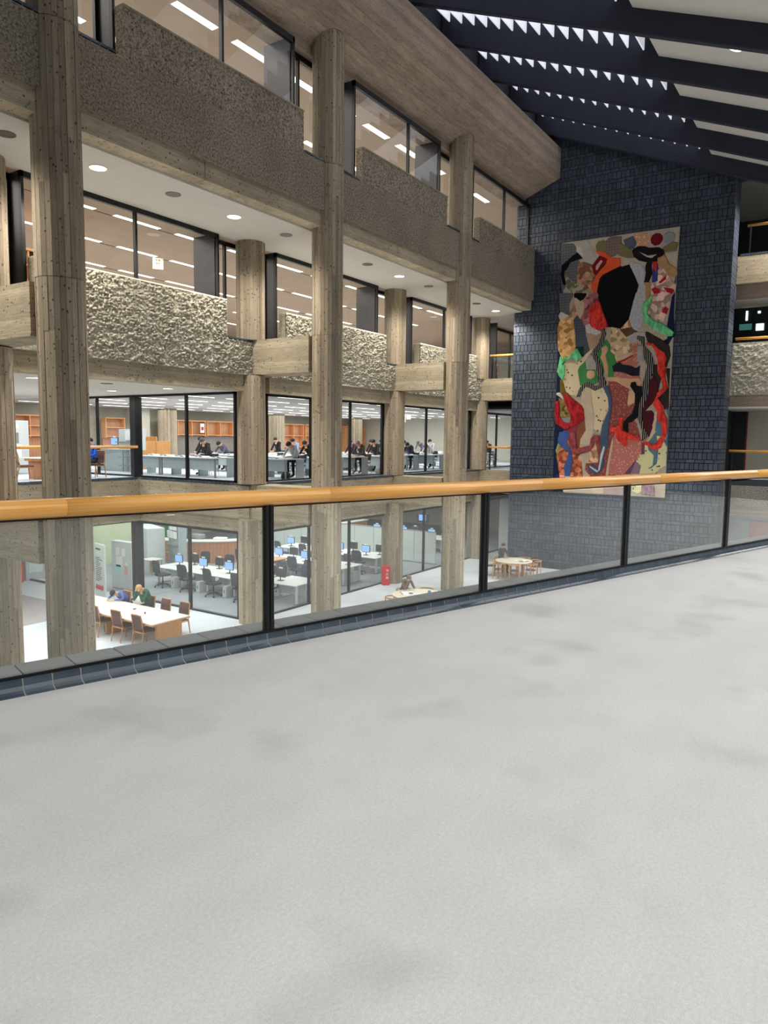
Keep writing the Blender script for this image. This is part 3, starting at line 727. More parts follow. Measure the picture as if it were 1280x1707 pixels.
# slab edge beams of the reading storey
s = struct(MB().box(16.9, 17.2, 16.4, 22.05, -1.15, -0.08).box(17.02, 17.3, 16.4, 22.35, -1.60, -1.15).build('wall_left', CONC_H))
tile_strip(s, 'y', 16.895, 16.3, 21.9, 0.0, 17.2)
s = struct(MB().box(-8, 16.9, 21.8, 22.1, -1.15, -0.08).box(-8, 17.02, 21.95, 22.35, -1.60, -1.15).build('wall_left', CONC_H))
tile_strip(s, 'x', 21.795, 8.0, 16.9, 0.0, 22.1)
for x0, x1 in ((17.8, 25.13), (26.03, 33.1), (34.0, 46)):
    s = struct(MB().box(x0, x1, 16.2, 16.5, -1.15, -0.08).box(x0, x1, 16.45, 16.75, -1.60, -1.15).build('wall_left', CONC_H))
    tile_strip(s, 'x', 16.195, x0 + .03, x1, 0.0, 16.5)
# third storey
for x0, x1, zt in ((-3, 7.2, 5.55), (7.2, 9.8, 4.42), (9.8, 15.81, 5.55), (15.81, 18.47, 4.42), (18.47, 24.45, 5.55), (24.45, 27.1, 4.42), (27.1, 32.5, 5.55), (32.5, 33.1, 4.42)):
    q = MB()
    st = 0.02 if x0 > 9 else 0.08
    nx, nz = max(2, int((x1 - x0) / st)), int((zt - 3.42) / st)
    vs, fs = [], []
    for j in range(nz + 1):
        for i in range(nx + 1):
            x, z = x0 + (x1 - x0) * i / nx, 3.42 + (zt - 3.42) * j / nz
            e = min(1, i / 2, (nx - i) / 2, j / 2, (nz - j) / 2)
            wv = Vector((x * 13 + z * 6 + .5 * noise.noise(Vector((x * 8, 0, z * 8))), 1.3, z * 20 - x * 3 + .5 * noise.noise(Vector((x * 8, 5, z * 8)))))
            dd = noise.voronoi(wv)[0]
            hgt = .75 - dd[0] * 1.7 + .5 * noise.noise(wv * .45) + .3 * noise.noise(wv * 2.7)
            vs.append((x + noise.noise(Vector((x * 9, 4, z * 9))) * 0.012 * e, 16.2 - 0.005 - e * .11 * max(-.3, min(.6, hgt)), z))
    for j in range(nz):
        for i in range(nx):
            k = j * (nx + 1) + i
            fs.append((k, k + 1, k + nx + 2, k + nx + 1))
    q.add(vs, fs, 0.5, 0)
    q.box(x0, x1, 16.235, 16.5, 3.42, zt, 0.5, 0)
    q.box(x0 - .003, x1 + .003, 16.19, 16.5, zt, zt + 0.035, 0.5, 1)
    s = struct(q.build('wall_left', [ROUGH, CREAMWALL]))
    s.data.polygons.foreach_set('use_smooth', [i < len(fs) for i in range(len(s.data.polygons))])
    if zt < 5: tile_strip(s, 'x', 16.19, x0 + .03, x1, zt + 0.08, 16.5)
for x0, x1 in ((-3, 8.3), (9.2, 16.9), (17.8, 25.13), (26.03, 33.1)):
    struct(box('wall_left', CONC_H, x0, x1, 16.33, 16.8, 2.93, 3.42))
struct(box('ceiling', WHITE, -8, 16.9, 16.8, 36, 2.95, 3.02))
struct(box('ceiling', GREYCEIL, 16.9, 60, 16.8, 36, 2.95, 3.02))
struct(box('ceiling', WHITE, 34.0, 44, -8, 16.8, 2.95, 3.02))
struct(box('floor', GREY_CARPET, -8, 60, 16.5, 36, 4.2, 4.44))
struct(box('floor', GREY_CARPET, 34.0, 60, -8, 16.5, 4.2, 4.44))
# top storey
for x0, x1, zt in ((-3, 7.6, 10.35), (7.6, 10.22, 9.28), (10.22, 16.03, 10.35), (16.03, 18.81, 9.28), (18.81, 24.2, 10.32), (24.2, 26.85, 9.28), (26.85, 32.62, 10.28)):
    q = MB()
    q.box(x0, x1, 13.4, 13.66, 8.0, min(zt, 9.28), 0.5, 0)
    if zt > 10: q.box(x0, x1, 13.416, 13.66, 9.28, zt, 0.5, 0)
    q.box(x0 - .003, x1 + .003, 13.385, 13.68, zt, zt + 0.03, 0.5, 1)
    s = struct(q.build('wall_left', [FINE, CONC_H]))
    if zt < 10: tile_strip(s, 'x', 13.385, x0 + .03, x1, zt + 0.08, 13.66)
for x0, x1 in ((-3, 4.3), (4.3, 12.5), (12.52, 21), (21.02, 29.0), (29.02, 32.62)):
    struct(box('wall_left', CONC_H, x0, x1, 13.5, 13.95, 7.55, 8.0))
struct(box('ceiling', WHITE, -8, 60, 13.95, 16.6, 7.5, 7.58))
struct(box('ceiling', BOUNCECEIL, -8, 60, 16.6, 36, 7.5, 7.58))
struct(box('floor', GREY_CARPET, -8, 60, 13.66, 36, 8.9, 9.15))
struct(box('ceiling', BOUNCECEIL, -8, 48, 14.5, 33, 12.6, 12.7))
q = MB()
q.prism([(14.6, 12.36), (13.95, 12.36), (13.95, 12.62), (13.7, 12.72), (12.32, 13.27), (12.32, 14.56), (14.6, 14.9)], -3, 32.62, 'x')
struct(q.build('ceiling', CONC_SOFFIT))
# back and end walls
struct(box('wall_back', GREENWALL, -8, 22.5, 29.4, 29.7, ZG, -1.6))
struct(box('wall_back', GREENWALL, 22.4, 22.6, 29.4, 34.6, ZG, -1.6))
struct(box('wall_back', CREAMWALL, 22.5, 48, 34.6, 34.9, ZG, -1.6))
struct(box('wall_back', CREAMWALL, -8, 48, 34.2, 34.5, 0, 2.95))
struct(box('wall_end', CREAMWALL, 47.4, 47.7, 16.8, 34.2, 0, 2.95))
struct(box('wall_end', CREAMWALL, 44.5, 44.8, 16.8, 34.6, ZG, -1.6))
struct(box('wall_back', CREAMWALL, -8, 60, 34.2, 34.5, 4.44, 7.5))
struct(box('wall_back', CREAMWALL, -8, 48, 27, 27.3, 9.15, 12.6))
struct(box('wall_end', CREAMWALL, 47.4, 47.7, 13.9, 34.2, 4.44, 12.6))

# --- concrete columns and the short beams tying them together ---
def column(x, y, z0, z1, label, r=0.45, joints=(), thin=()):
    q = MB()
    n = 26
    cuts = sorted(set([z0, z1] + [j for j in joints]))
    for k in range(len(cuts) - 1):
        a0, b0 = cuts[k], cuts[k + 1]
        if any(c0 - .01 < a0 and b0 < c1 + .01 for c0, c1 in thin): continue
        g = 0.012 if k < len(cuts) - 2 else 0
        for i in range(n):
            t0, t1 = 2 * math.pi * i / n, 2 * math.pi * (i + 1) / n - 0.012
            zz = a0
            while zz < b0 - 0.01:
                z2 = min(b0 - g, zz + random.uniform(1.4, 4.0))
                if b0 - g - z2 < 0.6: z2 = b0 - g
                rr = r + random.uniform(-0.006, 0.004)
                q.add([(x + rr * math.cos(t0), y + rr * math.sin(t0), zz), (x + rr * math.cos(t1), y + rr * math.sin(t1), zz),
                       (x + rr * math.cos(t1), y + rr * math.sin(t1), z2), (x + rr * math.cos(t0), y + rr * math.sin(t0), z2)], [(0, 1, 2, 3)], random.random())
                if z2 >= b0 - g - 0.001: break
                zz = z2
        if g and not thin:
            q.lathe([(r - 0.02, b0 - g - .002), (r - 0.02, b0 + .002)], x, y, n)
    zz = z0 + .02
    for c0, c1 in list(thin) + [(z1 - .001, z1 - .001)]:
        q.lathe([(r - 0.03, zz), (r - 0.03, c0)], x, y, n)
        if c1 > c0: q.lathe([(.12, c0), (.12, c1)], x, y, n)
        zz = c1
    o = q.build('concrete_column', CONC_V)
    return tag(o, label, 'column')


column(8.75, 13.6, ZG, 12.9, 'tall round board-marked concrete column at the left, widest of the front row', 0.47, (4.55, 9.3))
column(17.34, 13.6, ZG, 12.9, 'tall round concrete column in the front row, mid picture, just right of the black glass post', 0.46, (4.5, 9.3))
column(25.58, 13.6, ZG, 12.9, 'tall round concrete column in the front row, nearest the blue brick wall', 0.46, (4.48, 9.3))
column(8.8, 16.42, ZG, 7.5, 'round concrete column cut by the left edge of the photo, behind the front row', 0.45, (-1.15, 0.0, 3.42, 4.5), ((-1.15, 0.0), (3.42, 4.5)))
column(17.05, 16.42, ZG, 7.5, 'rear round concrete column beside the office glass corner and the long wooden table', 0.45, (-1.15, 0.0, 3.42, 4.5), ((-1.15, 0.0), (3.42, 4.5)))
column(25.43, 16.42, ZG, 7.5, 'rear round concrete column with the red box at its foot', 0.45, (-1.15, 0.0, 3.42, 4.5), ((-1.15, 0.0), (3.42, 4.5)))
column(33.32, 16.42, ZG, 7.5, 'rear round concrete column closest to the blue brick wall, pointed lit top', 0.45, (-1.15, 0.0, 3.42, 4.5), ((-1.15, 0.0), (3.42, 4.5)))
for x, y, lb in ((26.2, 31.4, 'square concrete column inside the reading hall, leftmost, left of the orange shelves'),
                 (34.9, 31.4, 'square concrete column inside the reading hall, behind the grey-sweater reader'),
                 (43.2, 31.2, 'square concrete column inside the reading hall, farthest right')):
    q = MB()
    for i in range(6):
        q.box(x - .36 + i * .12, x - .36 + (i + 1) * .12 - .004, y - .34, y + .34, 0, 2.95, random.random())
    for i in range(5):
        q.box(x - .366, x - .36, y - .34 + i * .136, y - .34 + (i + 1) * .136 - .004, 0, 2.95, random.random())
    tag(q.build('square_column', CONC_V), lb, 'column')
q = MB().box(25.3, 26.0, 32.6, 33.6, 0, 2.95)
tag(q.build('white_pillar', CREAMWALL), 'plain white pillar by the left end of the reading hall shelves', 'pillar')

stub_places = (('left, cut by the frame edge', 8.3, 9.2), ('between the middle pair of round columns', 16.9, 17.8), ('between the round columns nearest the brick wall', 25.13, 26.03), ('beside the blue brick wall', 33.1, 34.0))
for k, (lb, x0, x1) in enumerate(stub_places):
    y0 = 13.95 if k < 3 else 5.0
    o = MB().box(x0, x1, y0, 16.24, 3.44, 4.5).build('tie_beam', CONC_H)
    tag(o, 'upper pale concrete tie beam ' + lb, 'beam')
    o = MB().box(x0, x1, y0, 16.3, -1.15, -0.03).build('tie_beam', CONC_H)
    tag(o, 'lower pale concrete tie beam ' + lb, 'beam')

# ---------------------------------------------------------------- roof
def zb(y):
    return 15.05 - 0.408 * (12.7 - y)


BX = [9.17, 12.02, 14.87, 17.74, 20.59, 23.47, 26.39, 29.30, 32.20]
ORD = ['ninth', 'eighth', 'seventh', 'sixth', 'fifth', 'fourth', 'third', 'second', 'first']
for x, w in zip(BX, ORD):
    q = MB()
    q.prism([(13.3, zb(13.3)), (-8, zb(-8)), (-8, zb(-8) + 1.7), (13.3, zb(13.3) + 1.7)], x - 0.13, x + 0.13, 'x')
    q.prism([(13.3, zb(13.3) - .012), (-8, zb(-8) - .012), (-8, zb(-8)), (13.3, zb(13.3))], x - 0.10, x + 0.10, 'x')
    tag(q.build('roof_beam', ROOFDARK), 'dark deep sloping roof beam, %s counting from the brick wall' % w, 'beam', 'dark roof beams')
fm = {}
for k in range(len(BX) - 1):
    x0, x1 = BX[k] + 0.13, BX[k + 1] - 0.13
    q = MB()
    q.prism([(5.9, zb(5.9) + .60), (-8, zb(-8) + .60), (-8, zb(-8) + .7), (5.9, zb(5.9) + .7)], x0, x1, 'x')
    c = struct(q.build('ceiling', WHITE))
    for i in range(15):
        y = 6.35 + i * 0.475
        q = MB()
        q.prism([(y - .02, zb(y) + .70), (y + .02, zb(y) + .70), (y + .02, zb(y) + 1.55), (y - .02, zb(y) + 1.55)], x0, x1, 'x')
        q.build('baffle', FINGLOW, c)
struct(box('ceiling', ROOFDARK, -3, 34, 13.36, 13.6, 14.5, 17.6))
q = MB(); q.prism([(13.6, zb(13.6) + 1.72), (-8, zb(-8) + 1.72), (-8, zb(-8) + 1.85), (13.6, zb(13.6) + 1.85)], 2, 45, 'x')
struct(q.build('ceiling', ROOFDARK))


def downlight(name, x, y, z, r, label, group, power=0, color=WARM, lit=True, tilt=0):
    t = thing(name, label, 'ceiling light', (x, y, z), 0, group)
    if tilt: t.rotation_euler.x = tilt
    q = MB()
    q.lathe([(r, 0), (r, -0.012), (r * .9, -0.014), (r * .9, -0.002)], n=20)
    ring = q.build('trim_ring', WHITE if lit else MIRRORSTEEL, t)
    q = MB(); q.lathe([(r * .88, -.004), (r * .86, -.011), (r * .3, -.013), (0.01, -.0135)], n=20)
    q.build('lens' if lit else 'cover_disc', LAMPW if lit else MIRRORSTEEL, ring)
    if power:
        d = bpy.data.lights.new('lamp_light', 'SPOT')
        d.energy = power; d.color = color; d.spot_size = R(150); d.spot_blend = 0.6; d.shadow_soft_size = 0.2
        o = bpy.data.objects.new('lamp_light', d); COL.objects.link(o); o.parent = t; o.location = (0, 0, -0.08)
    return t


for i, x in enumerate((2.1, 6.35, 10.58, 14.81, 19.05, 23.27, 27.5, 31.7)):
    downlight('downlight', x, 14.87, 7.5, 0.21, 'lit round downlight in the gallery ceiling, %s from the left' % ['', '', 'first', 'second', 'third', 'fourth', 'fifth', 'sixth'][i] if i > 1 else 'lit round downlight in the gallery ceiling beyond the left edge, ' + ('outer', 'inner')[i],
              'lit downlights under the top storey', 960)
    if x + 2.1 < 33:
        downlight('speaker_disc', x + 2.1, 14.83, 7.5, 0.19, 'unlit grey round disc in the gallery ceiling, just right of the %s lit downlight' % ['', '', 'first', 'second', 'third', 'fourth', 'fifth', 'sixth'][i] if i > 1 else 'unlit grey round disc at the far left of the gallery ceiling, ' + ('outer', 'inner')[i],
                  'unlit discs under the top storey', 0, lit=False)
for i, (x, y) in enumerate(((10.7, 18.0), (15.1, 18.05), (15.02, 20.7), (10.7, 20.7))):
    downlight('downlight', x, y, 2.95, 0.17, ['lit round downlight in the lounge ceiling left of the front column', 'lit round downlight in the lounge ceiling, nearer of the two beside the glass corner',
              'lit round downlight in the lounge ceiling, farther of the two beside the glass corner', 'lit round downlight at the back left of the lounge ceiling'][i], 'lounge downlights', 70, COOL)
for i, (x, y) in enumerate(((12.9, 18.0), (13.2, 20.7))):
    downlight('speaker_disc', x, y, 2.95, 0.17, ['unlit flat disc in the lounge ceiling, nearer one', 'unlit flat disc in the lounge ceiling, farther one'][i], 'lounge ceiling discs', 0, lit=False)
t = downlight('downlight', 22.1, 3.62, zb(3.62) + .60, 0.2, 'small lit round downlight in the sloping white ceiling between the dark roof beams', 'roof downlight', 60, COOL)
t.rotation_euler.x = math.atan(.408)

# strip lights
ONUM = ['first', 'second', 'third', 'fourth', 'fifth', 'sixth', 'seventh', 'eighth', 'ninth', 'tenth', 'eleventh', 'twelfth', 'thirteenth', 'fourteenth']
def strips(level, z, xs, ys, L, w, mat, group, where, recess=0.0):
    q = MB(); q.box(-L / 2, L / 2, -w / 2, w / 2, -0.012, 0.0)
    me = q.mesh('lamp_tube_cover', mat)
    q = MB(); q.box(-L / 2 - .03, L / 2 + .03, -w / 2 - .03, w / 2 + .03, -0.006, 0.0)
    mf = q.mesh('strip_light', WHITE)
    i = 0
    for y in ys:
        for x in xs:
            o = bpy.data.objects.new('strip_light', mf); COL.objects.link(o)
            o.location = (x, y, z)
            tag(o, 'white strip light in the %s ceiling, %s in the %s row' % (where, ONUM[xs.index(x)], ONUM[ys.index(y)] if ys.index(y) else 'glass-side'), 'strip light', group)
            c = bpy.data.objects.new('lamp_cover', me); COL.objects.link(c); c.parent = o
            i += 1


strips(3, 7.5, [7.35 + 2.13 * k for k in range(13)], [17.58, 20.35, 23.15, 25.95, 28.7], 1.5, 0.16, LAMPW, 'third storey strip lights', 'third storey')
strips(4, 12.6, [9.9 + 2.14 * k for k in range(11)], [15.6, 18.4, 21.2], 1.42, 0.24, LAMPW, 'top storey strip lights', 'top storey')
strips(2, 2.95, [18.6 + 2.13 * k for k in range(13)], [17.9, 20.55, 23.2, 25.85, 28.5, 31.15], 1.5, 0.065, LAMP, 'reading hall strip lights', 'reading hall')
strips(1, -1.66, [18.6 + 2.4 * k for k in range(6)], [19.5, 23.0, 26.5], 1.5, 0.14, LAMP, 'ground storey strip lights', 'ground storey')
# thin dark grooves between the upper strips
for y in (17.58, 20.35, 23.15):
    o = struct(box('ceiling', BLACKBOX, 6.6, 34, y + 0.11, y + 0.13, 7.488, 7.5))

# ---------------------------------------------------------------- windows
def window_x(n, y, x0, x1, z0, z1, mull, fr=0.07, top=0.12, bot=0.05, retl=0.0, retr=0.0, dep=0.1):
    """glazing in a plane of constant y; retl/retr: depth of the black return panels at its ends"""
    q = MB()
    q.box(x0, x1, y - dep / 2, y + dep / 2, z1 - top, z1)
    q.box(x0, x1, y - dep / 2, y + dep / 2, z0, z0 + bot)
    q.box(x0, x0 + fr, y - dep / 2, y + dep / 2, z0, z1)
    q.box(x1 - fr, x1, y - dep / 2, y + dep / 2, z0, z1)
    w = struct(q.build('window_%d' % n, BLACK))
    if retl: box('return_panel', BLACKBOX, x0, x0 + .1, y + dep / 2, y + retl, z0, z1, w)
    if retr: box('return_panel', BLACKBOX, x1 - .1, x1, y + dep / 2, y + retr, z0, z1, w)
    ed = [x0 + fr] + list(mull) + [x1 - fr]
    for mx in mull: box('mullion', BLACK, mx - .035, mx + .035, y - dep / 2, y + dep / 2, z0 + bot, z1 - top, w)
    for a0, b0 in zip(ed[:-1], ed[1:]): box('pane', GLASS, a0 + .035, b0 - .035, y - .006, y + .006, z0 + bot, z1 - top, w)
    return w


def window_y(n, x, y0, y1, z0, z1, mull, fr=0.07, top=0.12, bot=0.06, dep=0.1):
    q = MB()
    q.box(x - dep / 2, x + dep / 2, y0, y1, z1 - top, z1)
    q.box(x - dep / 2, x + dep / 2, y0, y1, z0, z0 + bot)
    q.box(x - dep / 2, x + dep / 2, y0, y0 + fr, z0, z1)
    q.box(x - dep / 2, x + dep / 2, y1 - fr, y1, z0, z1)
    w = struct(q.build('window_%d' % n, BLACK))
    ed = [(y0 + fr, 0)] + list(mull) + [(y1 - fr, 0)]
    for my, t in mull: box('mullion', BLACK, x - max(dep, t) / 2, x + max(dep, t) / 2, my - max(t, .07) / 2, my + max(t, .07) / 2, z0 + bot, z1 - top, w)
    for (a0, ta), (b0, tb) in zip(ed[:-1], ed[1:]):
        box('pane', GLASS, x - .006, x + .006, a0 + max(ta, .07) / 2, b0 - max(tb, .07) / 2, z0 + bot, z1 - top, w)
    return w


# top storey
window_x(1, 13.78, 1.5, 7.6, 9.2, 12.36, [4.5], top=.16, retr=1.0)
window_x(2, 14.25, 7.6, 10.2, 9.2, 12.36, [8.2], top=.16)
window_x(3, 13.78, 10.2, 16.03, 9.2, 12.36, [13.35], top=.16, retl=.5, retr=1.0)
window_x(4, 14.25, 16.03, 18.8, 9.2, 12.36, [16.75], top=.16)
window_x(5, 13.78, 18.8, 24.9 - .7, 9.2, 12.36, [22.0], top=.16, retl=.5, retr=1.0)
window_x(6, 14.25, 24.2, 26.85, 9.2, 12.36, [24.8], top=.16)
window_x(7, 13.78, 26.85, 32.6, 9.2, 12.36, [29.9], top=.16, retl=.5)
# third storey
window_x(8, 16.3 + .25, 1.0, 7.2, 4.45, 7.5, [4.1], top=.13, retr=.9)
window_x(9, 17.0, 7.2, 9.7, 4.45, 7.5, [8.0], top=.13)
window_x(10, 16.55, 9.7, 15.81, 4.45, 7.5, [12.85], top=.13, retl=.45, retr=.95)
window_x(11, 17.0, 15.81, 18.3, 4.45, 7.5, [16.5], top=.13)
window_x(12, 16.55, 18.3, 24.3, 4.45, 7.5, [20.85 + .45], top=.13, retl=.45, retr=.95)
window_x(13, 17.0, 24.3, 26.85, 4.45, 7.5, [24.8], top=.13)
window_x(14, 16.55, 26.85, 32.5, 4.45, 7.5, [29.75], top=.13, retl=.45, retr=.5)
window_x(15, 17.0, 34.3, 44, 4.45, 7.5, [38.2], top=.13)
box('return_panel', BLACKBOX, 34.9, 35.0, 16.3, 16.95, 4.45, 7.5, bpy.data.objects['window_15'])
# reading storey
window_y(16, 17.05, 17.1, 26.6, 0, 2.95, [(19.45, .08), (22.15, .3), (24.4, .07)], top=.08)
window_x(17, 16.72, 17.8, 25.25, 0, 2.95, [20.38, 22.77], top=.1, fr=.3)
window_x(18, 16.72, 26.2, 33.1, 0, 2.95, [28.6], top=.1, fr=.3)
window_x(19, 16.92, 34.4, 46, 0, 2.95, [36.55, 39, 41.5], top=.1)
# ground storey
window_y(20, 17.05, 17.0, 22.35, ZG, -1.6, [(19.38, .09), (22.2, .3)], top=.08)
window_x(21, 22.25, 14.95, 16.95, ZG, -1.6, [], top=.06)
window_x(22, 16.6, 17.9, 25.2, ZG, -1.6, [20.15, 22.6], top=.1, fr=.09)
window_x(23, 16.6, 26.1, 33.3, ZG, -1.6, [28.35], top=.1, fr=.3)
window_x(24, 16.6, 34.4, 44, ZG, -1.6, [36.6, 39, 41.5], top=.1)
window_y(25, 16.65, 27.4, 34, ZG, -1.6, [(30.6, .07)], top=.08)

# ---------------------------------------------------------------- blue brick wall
w = struct(box('wall_right', MORTAR, 32.67, 33.85, 5.02, 14.33, ZG, 16.2))
WX, Y0, Y1 = 32.67, 5.0, 14.35
ch, cf, md = 0.295, 0.15, 0.022         # tall course, flat course, joint
bmeshes = {}
for kind, (bw, bh) in {'tall': (0.1855, ch), 'flat': (0.371, cf)}.items():
    for k in range(6):
        q = MB()
        q.loft([[(0, 0, 0), (0, bw - md, 0), (0, bw - md, bh - md), (0, 0, bh - md)], [(-.02, 0, 0), (-.02, bw - md, 0), (-.02, bw - md, bh - md), (-.02, 0, bh - md)],
                [(-.026, .006, .006), (-.026, bw - md - .006, .006), (-.026, bw - md - .006, bh - md - .006), (-.026, .006, bh - md - .006)]], True, 0, (k + .5) / 6)
        bmeshes[kind, k] = q.mesh('brick', BRICK)
rest, side = MB(), MB()
z = ZG
row = 0
nparts = 0
while z < 16.1:
    kind = 'tall' if row % 2 == 0 else 'flat'
    bw, bh = (0.1855, ch) if kind == 'tall' else (0.371, cf)
    off = random.random() * 0.5 * bw
    y = Y0 - off
    while y < Y1 - 0.02:
        a0, b0 = max(y, Y0), min(y + bw - md, Y1)
        tone = min(0.999, max(0, random.gauss(0.45, 0.22)))
        whole = a0 == y and b0 == y + bw - md
        if b0 - a0 > 0.03:
            inside = 5.2 < y < 7.0 and -4.5 < z < 4.5
            if whole and inside and nparts < 300:
                o = bpy.data.objects.new('brick', bmeshes[kind, int(tone * 6)])
                COL.objects.link(o); o.parent = w
                o.location = (WX, a0, z)
                nparts += 1
            else:
                dx = random.uniform(-.008, .006)
                rest.box(WX - .026 + dx, WX, a0, b0, z, z + bh - md, tone)
        y += bw
    # return face towards our side
    x = WX - .026
    xs = x
    while xs < 33.8:
        side.box(xs, min(xs + bw * 1.1 - md, 33.85), 4.995, 5.03, z, z + bh - md, min(1, max(0, random.gauss(.6, .15))))
        xs += bw * 1.1
    z += bh
    row += 1
stuff(rest.build('bricks', BRICK, w))
stuff(side.build('bricks', BRICK, w))

# ---------------------------------------------------------------- storeys right of the brick wall
XR = 33.9
s = struct(box('wall_right', CONC_H, XR, XR + .3, -8, 4.99, 8.08, 9.2))
tile_strip(s, 'y', XR - .01, -7.9, 4.95, 9.28, XR + .3)
struct(box('wall_right', CONC_SOFFIT, XR + .12, XR + .5, -8, 4.99, 7.52, 8.08))
q = MB()
nx, nz = 190, 48
vs, fs = [], []
for j in range(nz + 1):
    for i in range(nx + 1):
        y, z = 4.99 - 8.0 * i / nx, 3.5 + 2.12 * j / nz
        e = min(1, i / 2, (nx - i) / 2, j / 2, (nz - j) / 2)
        h = noise.noise(Vector((y * 7, 1.3, z * 9))) * .6 + noise.noise(Vector((y * 14, 7, z * 18))) * .4
        vs.append((XR - e * .06 * (h + .1), y, z))
for j in range(nz):
    for i in range(nx):
        k = j * (nx + 1) + i
        fs.append((k, k + 1, k + nx + 2, k + nx + 1))
q.add(vs, fs)
q.box(XR + .03, XR + .3, -8, 4.98, 3.5, 5.62)
q.box(XR - .01, XR + .3, -8, 4.98, 5.62, 5.66)
struct(q.build('wall_right', ROUGH))
struct(box('wall_right', CONC_SOFFIT, XR + .12, XR + .5, -8, 4.99, 2.98, 3.5))
struct(box('wall_right', FINE, XR, XR + .3, -8, 4.99, -1.15, -.02))
struct(box('wall_right', CONC_SOFFIT, XR + .12, XR + .5, -8, 4.99, -1.6, -1.15))
struct(box('ceiling', WHITE, XR + .5, 44, -8, 6.8, 7.5, 7.56))
struct(box('ceiling', plain('dim_ceiling', (92, 93, 92), .9), XR + .1, 44, -8, 6.8, 12.2, 12.3))
struct(box('wall_right', CREAMWALL, 38, 38.2, -8, 4.75, 0, 2.95))
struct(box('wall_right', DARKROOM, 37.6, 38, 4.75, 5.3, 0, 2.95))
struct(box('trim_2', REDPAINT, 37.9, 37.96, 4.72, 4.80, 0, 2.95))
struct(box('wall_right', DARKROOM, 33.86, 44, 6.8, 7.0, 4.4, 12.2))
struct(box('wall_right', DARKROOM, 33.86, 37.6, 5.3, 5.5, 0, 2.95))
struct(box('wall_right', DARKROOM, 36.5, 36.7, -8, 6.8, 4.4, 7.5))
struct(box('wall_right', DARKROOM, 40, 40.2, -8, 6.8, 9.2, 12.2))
struct(box('wall_right', LGREY, 35.2, 35.4, -8, 16, ZG, -1.6))
struct(box('wall_right', PINKPRINT, 35.14, 35.2, -3, 4.05, ZG + .2, -1.9))
for k, (y, z, h, w_, lb) in enumerate(((4.85, 7.15, .42, .09, 'narrow upright lit wall lamp in the dark room right of the brick wall'), (4.36, 7.27, .1, .12, 'tiny lit wall lamp right of the narrow upright one'),
                                       (4.3, 6.62, .3, .32, 'square white lit panel in the dark room above the right-hand rail'), (4.88, 6.66, .26, .5, 'dim teal lit panel left of the square white one'))):
    o = MB().bbox(36.42, 36.5, y - w_ / 2, y + w_ / 2, z - h / 2, z + h / 2, .01).build('wall_lamp', TEALGLOW if k == 3 else WINGLOW)
    tag(o, lb, 'lamp')

downlight('downlight', 33.2, 2.4, 12.0, 0.15, 'small downlight high above the cream parapet right of the brick wall', 'gallery downlights', 2500, WARM)
downlight('downlight', 33.2, 3.6, 7.4, 0.1, 'small downlight above the rough parapet right of the brick wall', 'gallery downlights', 260, WARM)

# ================================================================ our glass guard rail
rail = thing('guard_rail', 'long guard rail in front of us: round wooden handrail, black posts, clear glass panes', 'railing', BP)
rail.rotation_euler.z = math.atan2(D.y, D.x)
MRL = None


def rb(): 
    q = MB(); q.M = MRL
    return q


PT = [-4.63, -2.3, 0.035, 2.33, 4.68, 7.12, 9.5]
cuts = [-6.2, -4.05, -1.35, 0.55, 3.1, 5.3, 7.9, 10.6]
for a0, b0 in zip(cuts[:-1], cuts[1:]):
    q = rb()
    q.tube([(a0 + .001, .095, 1.068), (a0 + .8, .095, 1.068), (b0 - .001, .095, 1.068)], 0.057, 28)
    o = q.build('handrail', RAILWOOD, rail, smooth=True)
for a0 in (-6.2,):
    rb().box(a0, 10.6, .088, .102, 1.0, 1.02).box(a0, 10.6, .078, .108, .085, .095).box(a0, 10.6, .074, .084, .095, .104).build('base_channel', SEALANT, rail)
for t_ in PT:
    q = rb()
    for s_ in (-.0335, .0035): q.bbox(t_ + s_, t_ + s_ + .03, .068, .124, .105, 1.02, .003)
    q.box(t_ - .02, t_ + .02, .085, .105, .2, 1.015)
    q.box(t_ - .038, t_ + .038, .075, .117, .085, .17)
    q.build('post', BLACK, rail)
ed = [-6.2] + PT + [10.6]
for a0, b0 in zip(ed[:-1], ed[1:]):
    rb().box(a0 + .04, b0 - .04, .090, .100, .096, .985).build('glass_pane', RAILGLASS, rail)


# ================================================================ rails across the atrium
def small_rail(label, p0, p1, z0, hgt=1.1, r=.055, posts=3):
    p0, p1 = Vector((*p0, 0)), Vector((*p1, 0))
    t = thing('guard_rail', label, 'railing', (p0.x, p0.y, z0))
    d = p1 - p0
    u = d.normalized()
    q = MB().tube([(0, 0, hgt), tuple(d * .5 + Vector((0, 0, hgt))), (d.x, d.y, hgt)], r, 14)
    q.build('handrail', RAILWOOD, t, smooth=True)
    nn = Vector((-u.y, u.x, 0))
    for k in range(posts):
        c = u * .12 + (d - u * .24) * k / max(1, posts - 1)
        MB().bbox(c.x - .03, c.x + .03, c.y - .03, c.y + .03, .0, hgt - .04, .004).build('post', BLACK, t)
    q = MB()
    a1, b1 = u * .16, d - u * .16
    q.prism([(a1.x - nn.x * .005, a1.y - nn.y * .005), (b1.x - nn.x * .005, b1.y - nn.y * .005), (b1.x + nn.x * .005, b1.y + nn.y * .005), (a1.x + nn.x * .005, a1.y + nn.y * .005)], .05, hgt - .1)
    q.build('glass_pane', GLASS, t)
    return t


